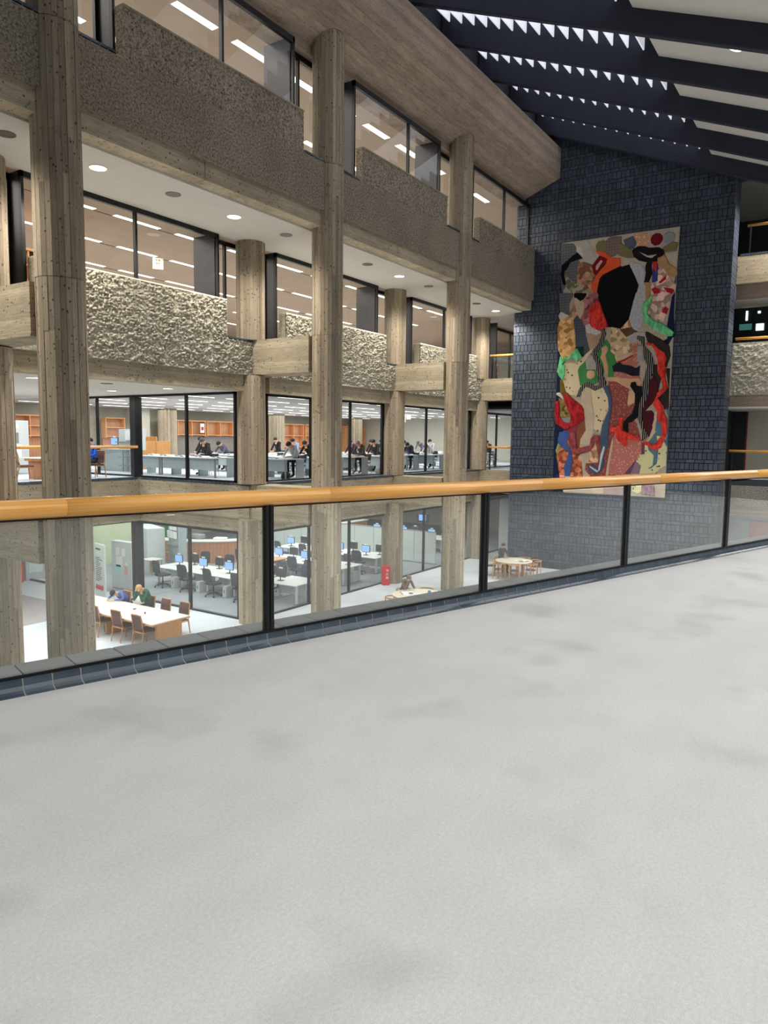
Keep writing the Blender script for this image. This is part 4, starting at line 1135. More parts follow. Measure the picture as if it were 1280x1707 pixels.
small_rail('wooden-topped glass rail across the atrium in front of the lounge chairs', (9.3, 21.98), (16.95, 21.98), 0.004, 1.08, posts=4)
small_rail('short wooden-topped glass rail at reading hall level beside the brick wall', (33.4, 15.9), (33.4, 14.45), 0.0, 1.13, posts=2)
small_rail('short wooden-topped rail on the upper gallery beside the brick wall', (33.4, 15.9), (33.4, 14.45), 4.5, 1.15, posts=2)
small_rail('wooden-topped rail right of the brick wall at our own floor level', (34.0, 4.9), (34.0, -4), 0.0, 1.15, posts=3)
small_rail('low wooden rail on the rough concrete parapet right of the brick wall', (34.0, 4.9), (34.0, -4), 5.66, .18, posts=3)
small_rail('highest wooden-topped rail right of the brick wall, above the cream parapet', (34.05, 4.7), (34.05, -4), 9.28, 1.15, posts=3)

# ================================================================ tapestry
def cloth_mat(key, pat, c):
    t = NT('tapestry_%s_%s' % (key, pat))
    v = t.coord()
    base = lin(c)
    d1 = tuple(x * .55 for x in base)
    b1 = tuple(min(1, x * 1.25 + .02) for x in base)
    wr = t.noise(v, 5.0, 5, 0.65)
    if pat == 'plain': col = t.mix(t.rng(t.noise(v, 3.0, 4), .35, .65, 0, .35), base, d1)
    elif pat == 'folds':
        wr = t.noise(t.coord((1, 2.4, 1)), 3.4, 4, 0.7)
        col = t.mix(t.rng(wr, .42, .6, 0, .8), b1, d1)
    elif pat == 'dots':
        vd = t.voro(t.coord((1, 1, 1)), 8.5)
        col = t.mix(t.rng(vd, .24, .36, .8, 0), base, tuple(min(1, x * 1.6 + .06) for x in base))
    elif pat == 'spots':
        vd = t.voro(v, 6.0)
        col = t.mix(t.math('MULTIPLY', t.rng(vd, .2, .3, 1, 0), t.rng(t.noise(v, 3), .45, .52, 0, 1)), base, lin((70, 50, 36)))
    elif pat == 'stripes':
        w_ = t.n('ShaderNodeTexWave', i_Scale=4.0, i_Distortion=1.6, i_Detail=1.0, bands_direction='Y')
        w_.inputs['Detail Scale'].default_value = .6
        t.l(v, w_.inputs['Vector'])
        col = t.mix(t.rng(w_.outputs['Fac'], .82, .93, 0, 1), base, lin((190, 180, 166)))
    elif pat == 'plaid':
        br = t.n('ShaderNodeTexWave', i_Scale=2.6, bands_direction='Y'); t.l(v, br.inputs['Vector'])
        b2 = t.n('ShaderNodeTexWave', i_Scale=2.6, bands_direction='Z'); t.l(v, b2.inputs['Vector'])
        f = t.math('MAXIMUM', t.rng(br.outputs['Fac'], .7, .95, 0, .6), t.rng(b2.outputs['Fac'], .7, .95, 0, .6))
        col = t.mix(f, base, tuple(x * .45 for x in base))
    elif pat == 'floralgrey':
        vd = t.voro(v, 6.0, 'DISTANCE_TO_EDGE')
        col = t.mix(t.rng(vd, .02, .1, .6, 0), base, d1)
    else:   # floral
        vc = t.voro(v, 5.5, 'F1', 'Color')
        sp = t.n('ShaderNodeSeparateColor'); t.l(vc, sp.inputs[0])
        c1 = t.mix(t.rng(sp.outputs[0], .3, .7, 0, 1), tuple(x * .6 for x in base), b1)
        col = t.mix(t.rng(sp.outputs[1], .7, .8, 0, .7), c1, tuple(min(1, x * 1.5 + .12) for x in base))
    t.base(col)
    t.bump(wr, .7, .05)
    return t.fin(.8, 0, .15)


tap = thing('tapestry', 'tall patchwork fabric wall hanging with a big black opening, on the blue brick wall', 'tapestry', (32.6, 7.1, -0.9))
CM = {}
q = MB().box(.0, .03, 0, 5.03, .02, 11.25)
q.build('backing_cloth', plain('backing_cloth', (150, 136, 120), .9), tap)
for key, lev, pat, pts in TAP:
    if (key, pat) not in CM: CM[key, pat] = cloth_mat(key, pat, TCOL[key])
    pp = [(y - 7.1, z + 0.9) for y, z in pts]
    cx, cy = sum(p[0] for p in pp) / len(pp), sum(p[1] for p in pp) / len(pp)
    if len(pp) < 14 and lev < 5: pp = [(a_ + (a_ - cx) / (math.hypot(a_ - cx, b_ - cy) + .001) * .06, b_ + (b_ - cy) / (math.hypot(a_ - cx, b_ - cy) + .001) * .06) for a_, b_ in pp]
    pp = [(max(-.08, min(5.12, a_)), max(0.0, min(11.3, b_))) for a_, b_ in pp] if lev < 5 else pp
    x = -.012 * lev - .004 - random.uniform(0, .003)
    bm = bmesh.new()
    vs = [bm.verts.new((x + .004, y, z)) for y, z in pp]
    es = [bm.edges.new((vs[i], vs[(i + 1) % len(vs)])) for i in range(len(vs))]
    bmesh.ops.triangle_fill(bm, edges=es, use_beauty=True)
    r_ = bmesh.ops.extrude_face_region(bm, geom=list(bm.faces))
    nv = [g for g in r_['geom'] if isinstance(g, bmesh.types.BMVert)]
    puff = .05 if pat == 'folds' else .022
    for v_ in nv: v_.co.x -= .016
    top = [f for f in r_['geom'] if isinstance(f, bmesh.types.BMFace)]
    r3 = bmesh.ops.inset_region(bm, faces=top, thickness=.035, depth=0)
    inner = set(v_ for f in top if f.is_valid for v_ in f.verts)
    for v_ in inner: v_.co.x -= puff * (1 + .5 * noise.noise(v_.co * 3))
    bmesh.ops.recalc_face_normals(bm, faces=bm.faces)
    me = bpy.data.meshes.new('fabric_patch')
    bm.to_mesh(me); bm.free()
    me.materials.append(CM[key, pat])
    o = bpy.data.objects.new('fabric_patch', me); COL.objects.link(o); o.parent = tap

# ================================================================ furniture builders
def dining_chair(name='library_chair'):
    """wooden frame, brown upholstered seat and tall back; faces +x, origin on the floor below the seat"""
    t = thing(name, '', 'chair')
    q = MB()
    rg = []
    for x, z, w_ in ((-.19, .50, .19), (-.225, .62, .195), (-.235, .78, .20), (-.27, .93, .185)):
        rg.append([(x - .018, -w_, z), (x + .018, -w_ + .01, z), (x + .018, w_ - .01, z), (x - .018, w_, z)])
    q.loft(rg); q.build('backrest', BROWNFAB, t)
    q = MB()
    q.loft([[(-.2, -.2, .43), (.22, -.22, .43), (.22, .22, .43), (-.2, .2, .43)], [(-.21, -.21, .45), (.24, -.24, .455), (.24, .24, .455), (-.21, .21, .45)],
            [(-.19, -.19, .48), (.22, -.22, .49), (.22, .22, .49), (-.19, .19, .48)]]); q.build('seat', BROWNFAB, t)
    for s_ in (-1, 1):
        MB().tube([(-.30, .2 * s_, 0), (-.215, .215 * s_, .44), (-.235, .215 * s_, .62), (-.29, .205 * s_, .95)], [.016, .022, .02, .017], 8).build('leg', OAK, t)
        MB().tube([(.24, .215 * s_, 0), (.215, .225 * s_, .43)], [.015, .02], 8).build('leg', OAK, t)
        MB().tube([(-.22, .215 * s_, .41), (.22, .225 * s_, .41)], .015, 6).build('side_rail', OAK, t)
    MB().tube([(-.21, -.21, .42), (-.21, .21, .42)], .018, 6).build('cross_rail', OAK, t)
    MB().tube([(-.29, -.205, .945), (-.285, 0, .955), (-.29, .205, .945)], .017, 6).build('top_rail', OAK, t)
    return t


def office_chair(fab, name='office_chair'):
    t = thing(name, '', 'chair')
    q = MB(); q.bbox(-.23, .23, -.24, .24, .43, .50, .04); q.build('seat', fab, t)
    q = MB()
    rg = []
    for z, w_, x in ((.56, .17, -.24), (.62, .22, -.25), (.85, .23, -.27), (.97, .21, -.29), (1.02, .15, -.30)):
        rg.append([(x - .03, -w_ * .9, z), (x, -w_, z), (x + .03, -w_ * .9, z), (x + .025, w_ * .9, z), (x, w_, z), (x - .03, w_ * .9, z)])
    q.loft(rg); q.build('backrest', fab, t)
    MB().tube([(-.05, 0, .42), (-.22, 0, .44), (-.29, 0, .6)], .022, 6).build('back_bar', BLACK, t)
    MB().lathe([(.035, .1), (.035, .25), (.022, .26), (.022, .43)], n=10).build('gas_column', BLACK, t)
    q = MB()
    for k in range(5):
        a = 2 * math.pi * k / 5 + .3
        q.tube([(0, 0, .11), (.16 * math.cos(a), .16 * math.sin(a), .10), (.28 * math.cos(a), .28 * math.sin(a), .075)], [.03, .02, .015], 6)
    sb_ = q.build('star_base', BLACK, t)
    for k in range(5):
        a = 2 * math.pi * k / 5 + .3
        x, y = .28 * math.cos(a), .28 * math.sin(a)
        MB().tube([(x - .02, y, .03), (x + .02, y, .03)], .03, 8).build('caster', BLACK, sb_)
    return t


def round_chair(name='round_back_chair'):
    """low wooden armchair with a curved arm rail; faces +x"""
    t = thing(name, '', 'chair')
    MB().lathe([(.2, .42), (.225, .43), (.225, .455), (.19, .465)], n=18).build('seat', BROWNFAB, t)
    q = MB()
    pts = [(.25 * math.cos(a), .27 * math.sin(a), .70) for a in [R(60 + 24 * k) for k in range(11)]]
    q.tube(pts, .024, 8); q.build('arm_rail', OAK, t)
    for x, y in ((.16, .21), (.16, -.21), (-.17, .2), (-.17, -.2)):
        MB().tube([(x * 1.05, y * 1.05, 0), (x, y, .69)], .02, 8).build('leg', OAK, t)
    return t


def monitor(name='monitor'):
    """screen faces +x; origin on the desk"""
    t = thing(name, '', 'monitor')
    cs = MB().bbox(-.03, .015, -.23, .23, .13, .45, .008).build('casing', SCREENOFF, t)
    MB().box(.0152, .018, -.21, .21, .15, .43).build('screen', SCREEN, cs)
    MB().tube([(-.03, 0, .02), (-.03, 0, .2)], .02, 8).build('stand', BLACK, t)
    MB().bbox(-.1, .09, -.11, .11, 0, .018, .006).build('foot', BLACK, t)
    MB().box(-.005, .005, -.09, .09, .452, .51).build('paper_tab', PAPER, t)
    return t


def desk_run(name, L, w_, z=.72):
    """office desk, long side along y, origin floor centre"""
    t = thing(name, '', 'desk')
    MB().bbox(-w_ / 2, w_ / 2, -L / 2, L / 2, z - .03, z, .01).build('desktop', DESKTOP, t)
    for y in (-L / 2 + .08, L / 2 - .08):
        for x in (-w_ / 2 + .18, w_ / 2 - .18):
            MB().bbox(x - .05, x + .05, y - .03, y + .03, .02, z - .03, .006).build('leg', LGREY, t)
        MB().bbox(-w_ / 2 + .06, w_ / 2 - .06, y - .04, y + .04, 0, .03, .006).build('foot_bar', STEEL, t)
    MB().box(-.012, .012, -L / 2 + .1, L / 2 - .1, .2, z - .03).build('screen_panel', LGREY, t)
    return t


def study_desk(L=1.5):
    t = thing('study_desk', '', 'desk')
    MB().bbox(-.60, .60, -L / 2, L / 2, .69, .72, .008).build('desktop', LGREY, t)
    for y in (-L / 2 + .02, L / 2 - .02):
        MB().bbox(.12, .56, y - .02, y + .02, 0, .69, .008).build('side_panel', DESKGREY, t)
    MB().box(-.42, -.39, -L / 2 + .01, L / 2 - .01, .27, .69).build('modesty_panel', DESKGREY, t)
    for y in (-L / 2 + .06, L / 2 - .06):
        MB().bbox(-.45, -.39, y - .03, y + .03, 0, .69, .006).build('leg', STEEL, t)
    return t


def pc(name='desktop_computer'):
    t = thing(name, '', 'computer')
    MB().bbox(-.22, .22, -.1, .1, 0, .44, .01).build('case', PCGREY, t)
    MB().box(-.224, -.22, -.08, .08, .05, .40).box(-.227, -.224, -.02, .02, .16, .30, mi=1).build('front_panel', [LGREY, SCREENOFF], t)
    return t


def shelf_unit(name, w_, h_, d_, rows, cols, z0=0, gap_low=0):
    """bookcase facing -y, origin at floor, left front corner"""
    t = thing(name, '', 'bookcase')
    MB().box(0.02, w_ - .02, d_ - .03, d_, z0 + .02, h_ - .02).build('back_panel', SHELFBACK, t)
    for k in range(cols + 1):
        x = (w_ - .05) * k / cols
        MB().bbox(x, x + .05, 0, d_ - .03, z0 if z0 else 0, h_ - .06, .004).build('upright', SHELFWOOD, t)
    for k in range(rows):
        z = z0 + .05 + (h_ - z0 - .11) * k / rows
        MB().bbox(.01, w_ - .01, .01, d_ - .03, z, z + .045, .004).build('shelf', SHELFWOOD, t)
    MB().bbox(-.02, w_ + .02, -.02, d_, h_ - .06, h_, .006).build('top_board', SHELFWOOD, t)
    return t


def text(s, size, mat, name='lettering', depth=.002):
    c = bpy.data.curves.new(name, 'FONT')
    c.body = s
    c.size = size
    c.extrude = depth
    c.align_x = 'CENTER'; c.align_y = 'CENTER'
    o = bpy.data.objects.new(name, c)
    COL.objects.link(o)
    c.materials.append(mat)
    me = bpy.data.meshes.new_from_object(o.evaluated_get(bpy.context.evaluated_depsgraph_get()))
    bpy.data.objects.remove(o)
    me.materials.clear(); me.materials.append(mat)
    o = bpy.data.objects.new(name, me)
    COL.objects.link(o)
    return o


# ================================================================ people
SKIN = plain('skin', (206, 160, 132), .6, var=.04)
HAIRM = {}


def hairmat(c):
    if c not in HAIRM: HAIRM[c] = plain('hair_%d_%d' % (c[0], c[1]), c, .7, var=.2, scale=40)
    return HAIRM[c]


def person(label, loc, rz, lean=30, shirt=(60, 60, 64), trousers=(44, 46, 54), hair=(26, 22, 20), seat=.46, head_down=30, stand=False, arm='desk', group=None, eyes=True, scale=1.0, desk=.73, side=0):
    """seated figure facing +x, origin on the floor below the pelvis"""
    a = R(lean)
    t = thing('person', label, 'person', loc, rz, group)
    t.scale = (scale,) * 3
    ph = seat + .14 if not stand else .93
    pel = Vector((0, 0, ph))
    ax = Vector((math.sin(a), 0, math.cos(a)))
    waist = pel + ax * .17
    chest = waist + (ax * .2 + Vector((.01, 0, 0)))
    neckb = chest + ax * .15
    nk = Vector((math.sin(a + R(head_down * .6)), side * .2, math.cos(a + R(head_down * .6)))).normalized()
    neck = neckb + nk * .07
    hd = a + R(head_down)
    hx = Vector((math.sin(hd), side * .3, math.cos(hd))).normalized()
    h1 = neck + hx * .07
    h2 = neck + hx * .15
    fwd = Vector((math.cos(hd), 0, -math.sin(hd)))
    V_, E_, RD, MT = [], [], [], []

    def vert(p, r_, par, m_):
        V_.append(p); RD.append(r_); MT.append(m_)
        if par is not None: E_.append((par, len(V_) - 1))
        return len(V_) - 1
    i0 = vert(pel, (.125, .15), None, 1)
    i1 = vert(waist, (.105, .135), i0, 0)
    i2 = vert(chest, (.115, .165), i1, 0)
    i3 = vert(neckb, (.085, .12), i2, 0)
    i4 = vert(neck, (.052, .052), i3, 2)
    i5 = vert(h1, (.082, .075), i4, 2)
    i6 = vert(h2, (.085, .076), i5, 2)
    vert(h1 + fwd * .092 + hx * .015, (.018, .014), i5, 2)       # nose
    hands = []
    for s_ in (-1, 1):
        sh = neckb + Vector((0, .17 * s_, 0)) - ax * .02
        b = vert(sh, (.055, .055), i3, 0)
        if arm == 'desk': el, wr = Vector((sh.x + .16, .25 * s_, desk + .06)), Vector((sh.x + .33, .10 * s_, desk + .045))
        elif arm == 'face': el, wr = Vector((sh.x + .22, .2 * s_, desk + .05)), h1 + Vector((.11, .07 * s_, -.05))
        elif arm == 'sprawl': el, wr = Vector((sh.x + .1, .34 * s_, desk + .06)), Vector((sh.x + .30, .16 * s_, desk + .045))
        else: el, wr = Vector((sh.x + .08, .24 * s_, sh.z - .28)), Vector((sh.x + .28, .16 * s_, sh.z - .36))
        c = vert(el, (.042, .042), b, 0)
        d = vert(wr, (.027, .027), c, 0)
        dr = (wr - el).normalized()
        if arm == 'face': dr = Vector((-.3, -.3 * s_, 1)).normalized()
        pm = wr + dr * .06
        e = vert(pm, (.03, .024), d, 2)
        sidev = Vector((0, 1, 0)) if abs(dr.y) < .8 else Vector((1, 0, 0))
        for f_, (off, ln) in enumerate(((-.03, .06), (-.01, .075), (.01, .072), (.03, .058))):
            k1 = vert(pm + sidev * off + dr * .035, (.010, .010), e, 2)
            vert(pm + sidev * off * 1.15 + dr * (.035 + ln) + Vector((0, 0, -.014)), (.008, .008), k1, 2)
        vert(pm - sidev * s_ * .05 + dr * .02, (.011, .011), e, 2)
        if stand: kn, an, to = Vector((.02, .1 * s_, .5)), Vector((0, .11 * s_, .08)), Vector((.16, .12 * s_, .04))
        else: kn, an, to = Vector((.40, .12 * s_, ph - .02)), Vector((.36, .12 * s_, .09)), Vector((.53, .13 * s_, .045))
        hp = vert(pel + Vector((.03, .09 * s_, -.02)), (.095, .095), i0, 1)
        k = vert(kn, (.068, .068), hp, 1)
        n_ = vert(an, (.045, .045), k, 1)
        vert(to, (.04, .035), n_, 3)
    me = bpy.data.meshes.new('body')
    me.from_pydata([tuple(p) for p in V_], E_, [])
    o = bpy.data.objects.new('body', me)
    COL.objects.link(o)
    sk = o.modifiers.new('skin', 'SKIN')
    for lay in me.skin_vertices:
        for i, r_ in enumerate(RD): lay.data[i].radius = r_
        lay.data[0].use_root = True
    sb = o.modifiers.new('sub', 'SUBSURF'); sb.levels = 1; sb.render_levels = 1
    dg = bpy.context.evaluated_depsgraph_get()
    nm = bpy.data.meshes.new_from_object(o.evaluated_get(dg))
    o.modifiers.clear()
    old = o.data
    o.data = nm
    bpy.data.meshes.remove(old)
    nm.name = 'body'
    nm.materials.clear()
    mats = [plain_c('shirt', shirt), plain_c('trousers', trousers), SKIN, plain_c('shoe', (30, 28, 28))]
    for m_ in mats: nm.materials.append(m_)
    segs = [(V_[a_], V_[b_], MT[b_]) for a_, b_ in E_] + [(V_[i4], V_[i4], 2)]
    for p in nm.polygons:
        c = p.center
        best, bm_ = 9, 0
        for a_, b_, m_ in segs:
            ab = b_ - a_
            tt = max(0, min(1, (c - a_).dot(ab) / ab.length_squared)) if ab.length_squared > 0 else 0
            d_ = (c - (a_ + ab * tt)).length
            if d_ < best: best, bm_ = d_, m_
        p.material_index = bm_
        p.use_smooth = True
    o.parent = t
    # hair cap over the back and top of the skull
    q = MB()
    hc = neck + hx * .125 - fwd * .012
    ux, uy, uz = fwd, hx.cross(fwd), hx
    rings = []
    nseg = 14
    for j in range(7):
        th = R(12 + j * 17)
        ring = []
        for i in range(nseg):
            ph_ = 2 * math.pi * i / nseg
            fr = math.cos(ph_)
            th2 = th * (0.58 if fr > .5 else (0.8 if fr > 0 else 1.0)) if j > 2 else th
            rr = .104 + .006 * math.sin(5 * ph_ + j)
            p = hc + ux * (math.sin(th2) * fr * rr * 1.02) + uy * (math.sin(th2) * math.sin(ph_) * rr * .9) + uz * (math.cos(th2) * rr)
            ring.append(tuple(p))
        rings.append(ring)
    q.loft(rings, True)
    q.build('hair', hairmat(hair), t, smooth=True)
    if eyes:
        for s_ in (-1, 1):
            e = h1 + hx * .035 + fwd * .077 + uy * .03 * s_
            q = MB(); q.M = Matrix.Translation(e)
            q.lathe([(.001, -.009), (.008, -.005), (.011, 0), (.008, .005), (.001, .009)], n=8)
            q.build('eye', INK, t)
    return t


PC_ = {}


def plain_c(k, c):
    if (k, c) not in PC_: PC_[k, c] = plain('%s_%d_%d_%d' % (k, *c), c, .85, spec=.15, var=.14, scale=12)
    return PC_[k, c]

# ================================================================ ground floor: atrium
PI = math.pi
lt = thing('long_table', 'long cream-topped wooden table with solid end panels where two people rest', 'table', (13.78, 19.0, ZG))
MB().bbox(-.69, .69, -2.5, 2.5, .69, .725, .006).build('tabletop', IVORY, lt)
MB().box(-.70, .70, -2.51, 2.51, .66, .69).build('edge_band', OAK, lt)
for y in (-2.42, -.1, 2.3):
    MB().bbox(-.46, .46, y, y + .08, 0, .66, .006).build('end_panel', OAK, lt)
MB().box(-.03, .03, -2.3, 2.3, .3, .5).build('stretcher', OAK, lt)
# chairs at it
c0 = dining_chair()
near = [(17.05, 'brown-backed wooden chair at the near side of the long table, closest to its end panel'), (18.0, 'brown-backed wooden chair at the near side of the long table, second from its end panel'),
        (19.05, 'wooden chair at the near side of the long table, half hidden by the tall column')]
for i, (y, lb) in enumerate(near):
    if i == 0:
        c0.location = (13.27, y, ZG); c0['label'] = lb; c0['group'] = 'library chairs'; ch = c0
    else: dup(c0, (13.27, y, ZG), random.uniform(-.06, .06), lb, 'library chairs')
for y, lb in ((17.2, 'brown-backed wooden chair at the far side of the long table, nearest its end panel'), (18.05, 'brown-backed wooden chair at the far side of the long table, next to the green-clad sleeper'),
              (18.8, 'wooden chair under the person in the green jacket'), (20.0, 'wooden chair under the person in blue asleep on the table')):
    dup(c0, (14.62, y, ZG), PI, lb, 'library chairs')
person('person in a green jacket with fair hair, head in hands at the long table', (14.88, 18.8, ZG), PI, 26, (44, 92, 68), (60, 60, 66), (196, 152, 92), head_down=40, arm='face', scale=1.08)
person('person in a blue top lying forward asleep on the long table', (14.95, 19.95, ZG), PI, 50, (84, 100, 156), (50, 54, 70), (22, 18, 20), head_down=38, arm='sprawl', side=-.6)
# the white coat between them
q = MB()
rg = []
for k in range(7):
    z = .50 + .075 * k
    w_ = [.26, .30, .31, .29, .26, .2, .1][k]
    rg.append([((.13 + .02 * math.sin(3 * a_ + k)) * math.cos(a_) * w_ / .25, (w_ + .03 * math.sin(4 * a_ + k * 2)) * math.sin(a_), z) for a_ in [2 * PI * i / 14 for i in range(14)]])
q.loft(rg)
o = q.build('white_coat', PAPER, None, True, (14.95, 19.38, ZG))
tag(o, 'bunched white coat between the blue sleeper and the green jacket', 'coat')


def paper_sheet(x, y, z, rz, lb, grp, w_=.21, h_=.3, mat=None):
    q = MB()
    q.loft([[(-h_ / 2, -w_ / 2, .001), (h_ / 2, -w_ / 2, .0), (h_ / 2, w_ / 2, .002), (-h_ / 2, w_ / 2, 0)], [(-h_ / 2, -w_ / 2, .006), (h_ / 2, -w_ / 2, .005), (h_ / 2, w_ / 2, .012), (-h_ / 2, w_ / 2, .006)]])
    o = q.build('paper', mat or PAPER, None, False, (x, y, z), rz)
    return tag(o, lb, 'paper', grp)


def newspaper(x, y, z, rz, lb, grp=None, s_=1.0):
    q = MB()
    for sg in (-1, 1):
        rg = []
        for k in range(6):
            u = k / 5
            rg.append([(-.20 * s_, sg * u * .28 * s_, .003 + .03 * math.sin(u * PI)), (.20 * s_, sg * u * .28 * s_, .003 + .035 * math.sin(u * PI)),
                       (.20 * s_, sg * u * .28 * s_, .010 + .035 * math.sin(u * PI)), (-.20 * s_, sg * u * .28 * s_, .010 + .03 * math.sin(u * PI))])
        q.loft(rg)
    o = q.build('newspaper', PAPER, None, False, (x, y, z), rz)
    q = MB()
    for k in range(5): q.box(-.16 * s_, -.02 * s_, (.05 + .04 * k) * s_, (.075 + .04 * k) * s_, .040, .0425)
    q.build('print_block', INK, o)
    return tag(o, lb, 'newspaper', grp)


ZT = ZG + .726
newspaper(13.5, 20.6, ZT, .4, 'open newspaper on the long table in front of the blue sleeper')
paper_sheet(13.75, 19.55, ZT, .3, 'white paper sheet on the long table beside the green jacket', None)
paper_sheet(13.5, 20.05, ZT, 1.1, 'pale pink paper sheet near the middle of the long table', None, mat=PINKPRINT)
o = MB().bbox(-.075, .075, -.04, .04, 0, .01, .004).build('mobile_phone', SEALANT, None, False, (14.0, 18.45, ZT), .5)
tag(o, 'dark phone lying on the long table in front of the green jacket', 'phone')
for k, (x, y) in enumerate(((13.8, 17.7), (13.72, 18.05), (13.6, 20.0))):
    q = MB(); q.lathe([(.02, 0), (.022, .05), (.012, .055), (.012, .07), (.004, .075)], n=10)
    tag(q.build('eraser_bottle', [INK, PAPER, INK][k], None, False, (x, y, ZT)), ['small dark bottle on the bare end of the long table', 'small white bottle left of the dark one on the long table', 'small dark bottle by the papers on the long table'][k], 'bottle')

# round tables
def round_table(x, y, lb, s_=1.0):
    t = thing('round_table', lb, 'table', (x, y, ZG))
    MB().lathe([(.80, .69), (.815, .70), (.815, .715), (.80, .722)], n=40).build('tabletop', IVORY, t)
    MB().lathe([(.76, .655), (.80, .66), (.80, .69), (.76, .69)], n=40).build('edge_ring', OAK, t)
    t.scale = (s_, s_, 1)
    for k in range(4):
        a_ = PI / 4 + k * PI / 2
        MB().bbox(.42 * math.cos(a_) - .05, .42 * math.cos(a_) + .05, .42 * math.sin(a_) - .05, .42 * math.sin(a_) + .05, 0, .66, .008).build('leg', OAK, t)
    return t


round_table(21.15, 12.55, 'round cream table of the man in brown, partly behind our glass rail', 1.12)
round_table(29.75, 12.75, 'round cream table before the blue brick wall, ringed by wooden armchairs')
r0 = round_chair()
first = True
for (cx, cy, deg, lb) in ((21.15, 12.55, 150, 'wooden armchair at the left of the nearer round table'), (21.15, 12.55, 62, 'wooden armchair of the man in the brown jacket'), (21.15, 12.55, 15, 'dark-railed armchair behind the nearer round table'), (21.15, 12.55, -35, 'armchair at the right of the nearer round table, by the black post'),
                          (29.75, 12.75, 60, 'wooden armchair of the capped man at the farther round table'), (29.75, 12.75, 110, 'armchair left of the capped man at the farther round table'), (29.75, 12.75, 165, 'wooden armchair at the left of the farther round table'), (29.75, 12.75, 205, 'wooden armchair at the front left of the farther round table'),
                          (29.75, 12.75, 250, 'wooden armchair at the front right of the farther round table'), (29.75, 12.75, -50, 'wooden armchair at the right of the farther round table'), (29.75, 12.75, -5, 'armchair of the farther round table nearest the brick wall')):
    a_ = R(deg)
    p = (cx + 1.0 * math.cos(a_), cy + 1.0 * math.sin(a_), ZG)
    if first:
        r0.location = p; r0.rotation_euler.z = a_ + PI; r0['label'] = lb; r0['group'] = 'round-back armchairs'; first = False
    else: dup(r0, p, a_ + PI, lb, 'round-back armchairs')
a_ = R(62)
person('man in a brown jacket leaning on the nearer round table, hands at his mouth', (21.15 + 1.08 * math.cos(a_), 12.55 + 1.08 * math.sin(a_), ZG), a_ + PI, 30, (122, 104, 92), (70, 66, 64), (120, 112, 106), head_down=25, arm='face')
a_ = R(60)
person('man in a dark cap and dark jacket reading at the farther round table', (29.75 + 1.0 * math.cos(a_), 12.75 + 1.0 * math.sin(a_), ZG), a_ + PI, 10, (70, 68, 72), (50, 50, 56), (48, 50, 58), head_down=20)
newspaper(29.75, 12.35, ZG + .723, .9, 'open newspaper on the farther round table')
newspaper(21.0, 12.9, ZG + .723, 2.3, 'open newspaper on the nearer round table before the man in brown')
for k in range(4):
    paper_sheet(21.05 + .17 * k, 12.5 - .13 * k + .1 * (k % 2), ZG + .723, .8 + k, ['white sheet of notes, leftmost on the nearer round table', 'white sheet of notes beside the newspaper on the nearer round table', 'white sheet of notes near the middle of the nearer round table', 'white sheet of notes, rightmost on the nearer round table'][k], 'notes on the nearer round table')
o = MB().bbox(-.06, .06, -.05, .05, 0, .08, .02).build('blue_box', BLUEPRINT, None, False, (21.55, 12.35, ZG + .723), .4)
tag(o, 'small light blue box on the nearer round table', 'box')

# red fire boxes
def red_box(x, y, rz, lb):
    t = thing('fire_extinguisher_box', lb, 'fire extinguisher box', (x, y, ZG), rz)
    MB().bbox(-.16, .16, -.13, .13, .0, .8, .02).build('cabinet', REDPAINT, t)
    MB().box(-.15, .15, -.132, -.13, .04, .76).build('door_panel', REDPAINT, t)
    for k, ch_ in enumerate('消火器'):
        o = text(ch_, .12, PAPER, 'character')
        o.parent = t
        o.location = (.05, -.136, .62 - .15 * k)
        o.rotation_euler = (PI / 2, 0, 0)
    return t


red_box(24.75, 16.28, -.9, 'red box with white upright lettering at the foot of a rear column')
red_box(16.1, 28.6, -1.2, 'red box with white upright lettering at the far left behind the columns')

# ================================================================ ground floor: office behind the glass
o0 = office_chair(CHARCOAL)
o1 = office_chair(INDIGO)
o0.scale = o1.scale = (1.1, 1.1, 1.08)
m0 = monitor()
d0 = desk_run('computer_desk', 1.42, 1.5)
p0 = pc()
used = set()


def put(proto, key, loc, rz, lb, grp):
    if key not in used:
        used.add(key)
        proto.location = loc; proto.rotation_euler.z = rz; proto['label'] = lb; proto['group'] = grp
        return proto
    return dup(proto, loc, rz, lb, grp)


wy = [23.3, 21.85, 20.4, 18.95, 18.0]
for i, y in enumerate(wy[:4]):
    nm = ['leftmost', 'second', 'third', 'fourth'][i] + ' front-row workstation'
    put(d0, 'd', (19.95, y, ZG + .005), 0, 'white computer desk, ' + nm, 'computer desks')
    m = put(m0, 'm', (19.95, y + .05, ZG + .725), PI, 'monitor with a lit blue screen, ' + nm, 'monitors')
    dup(m, (20.45, y - .35, ZG + .725), 0, 'dark back of a monitor facing away, behind the ' + nm, 'monitors')
    put(p0, 'p', (19.25, y - .62, ZG + .005), 0, 'grey computer tower on the floor by the ' + nm, 'computer towers')
    put(o0, 'c0', (18.98, y - .1, ZG + .005), .2 * ((i % 2) - .5), 'dark grey swivel chair at the ' + nm, 'office chairs')
    dup(o0, (21.2, y + .1, ZG + .005), PI + .2, 'dark grey swivel chair beyond the ' + nm, 'office chairs')
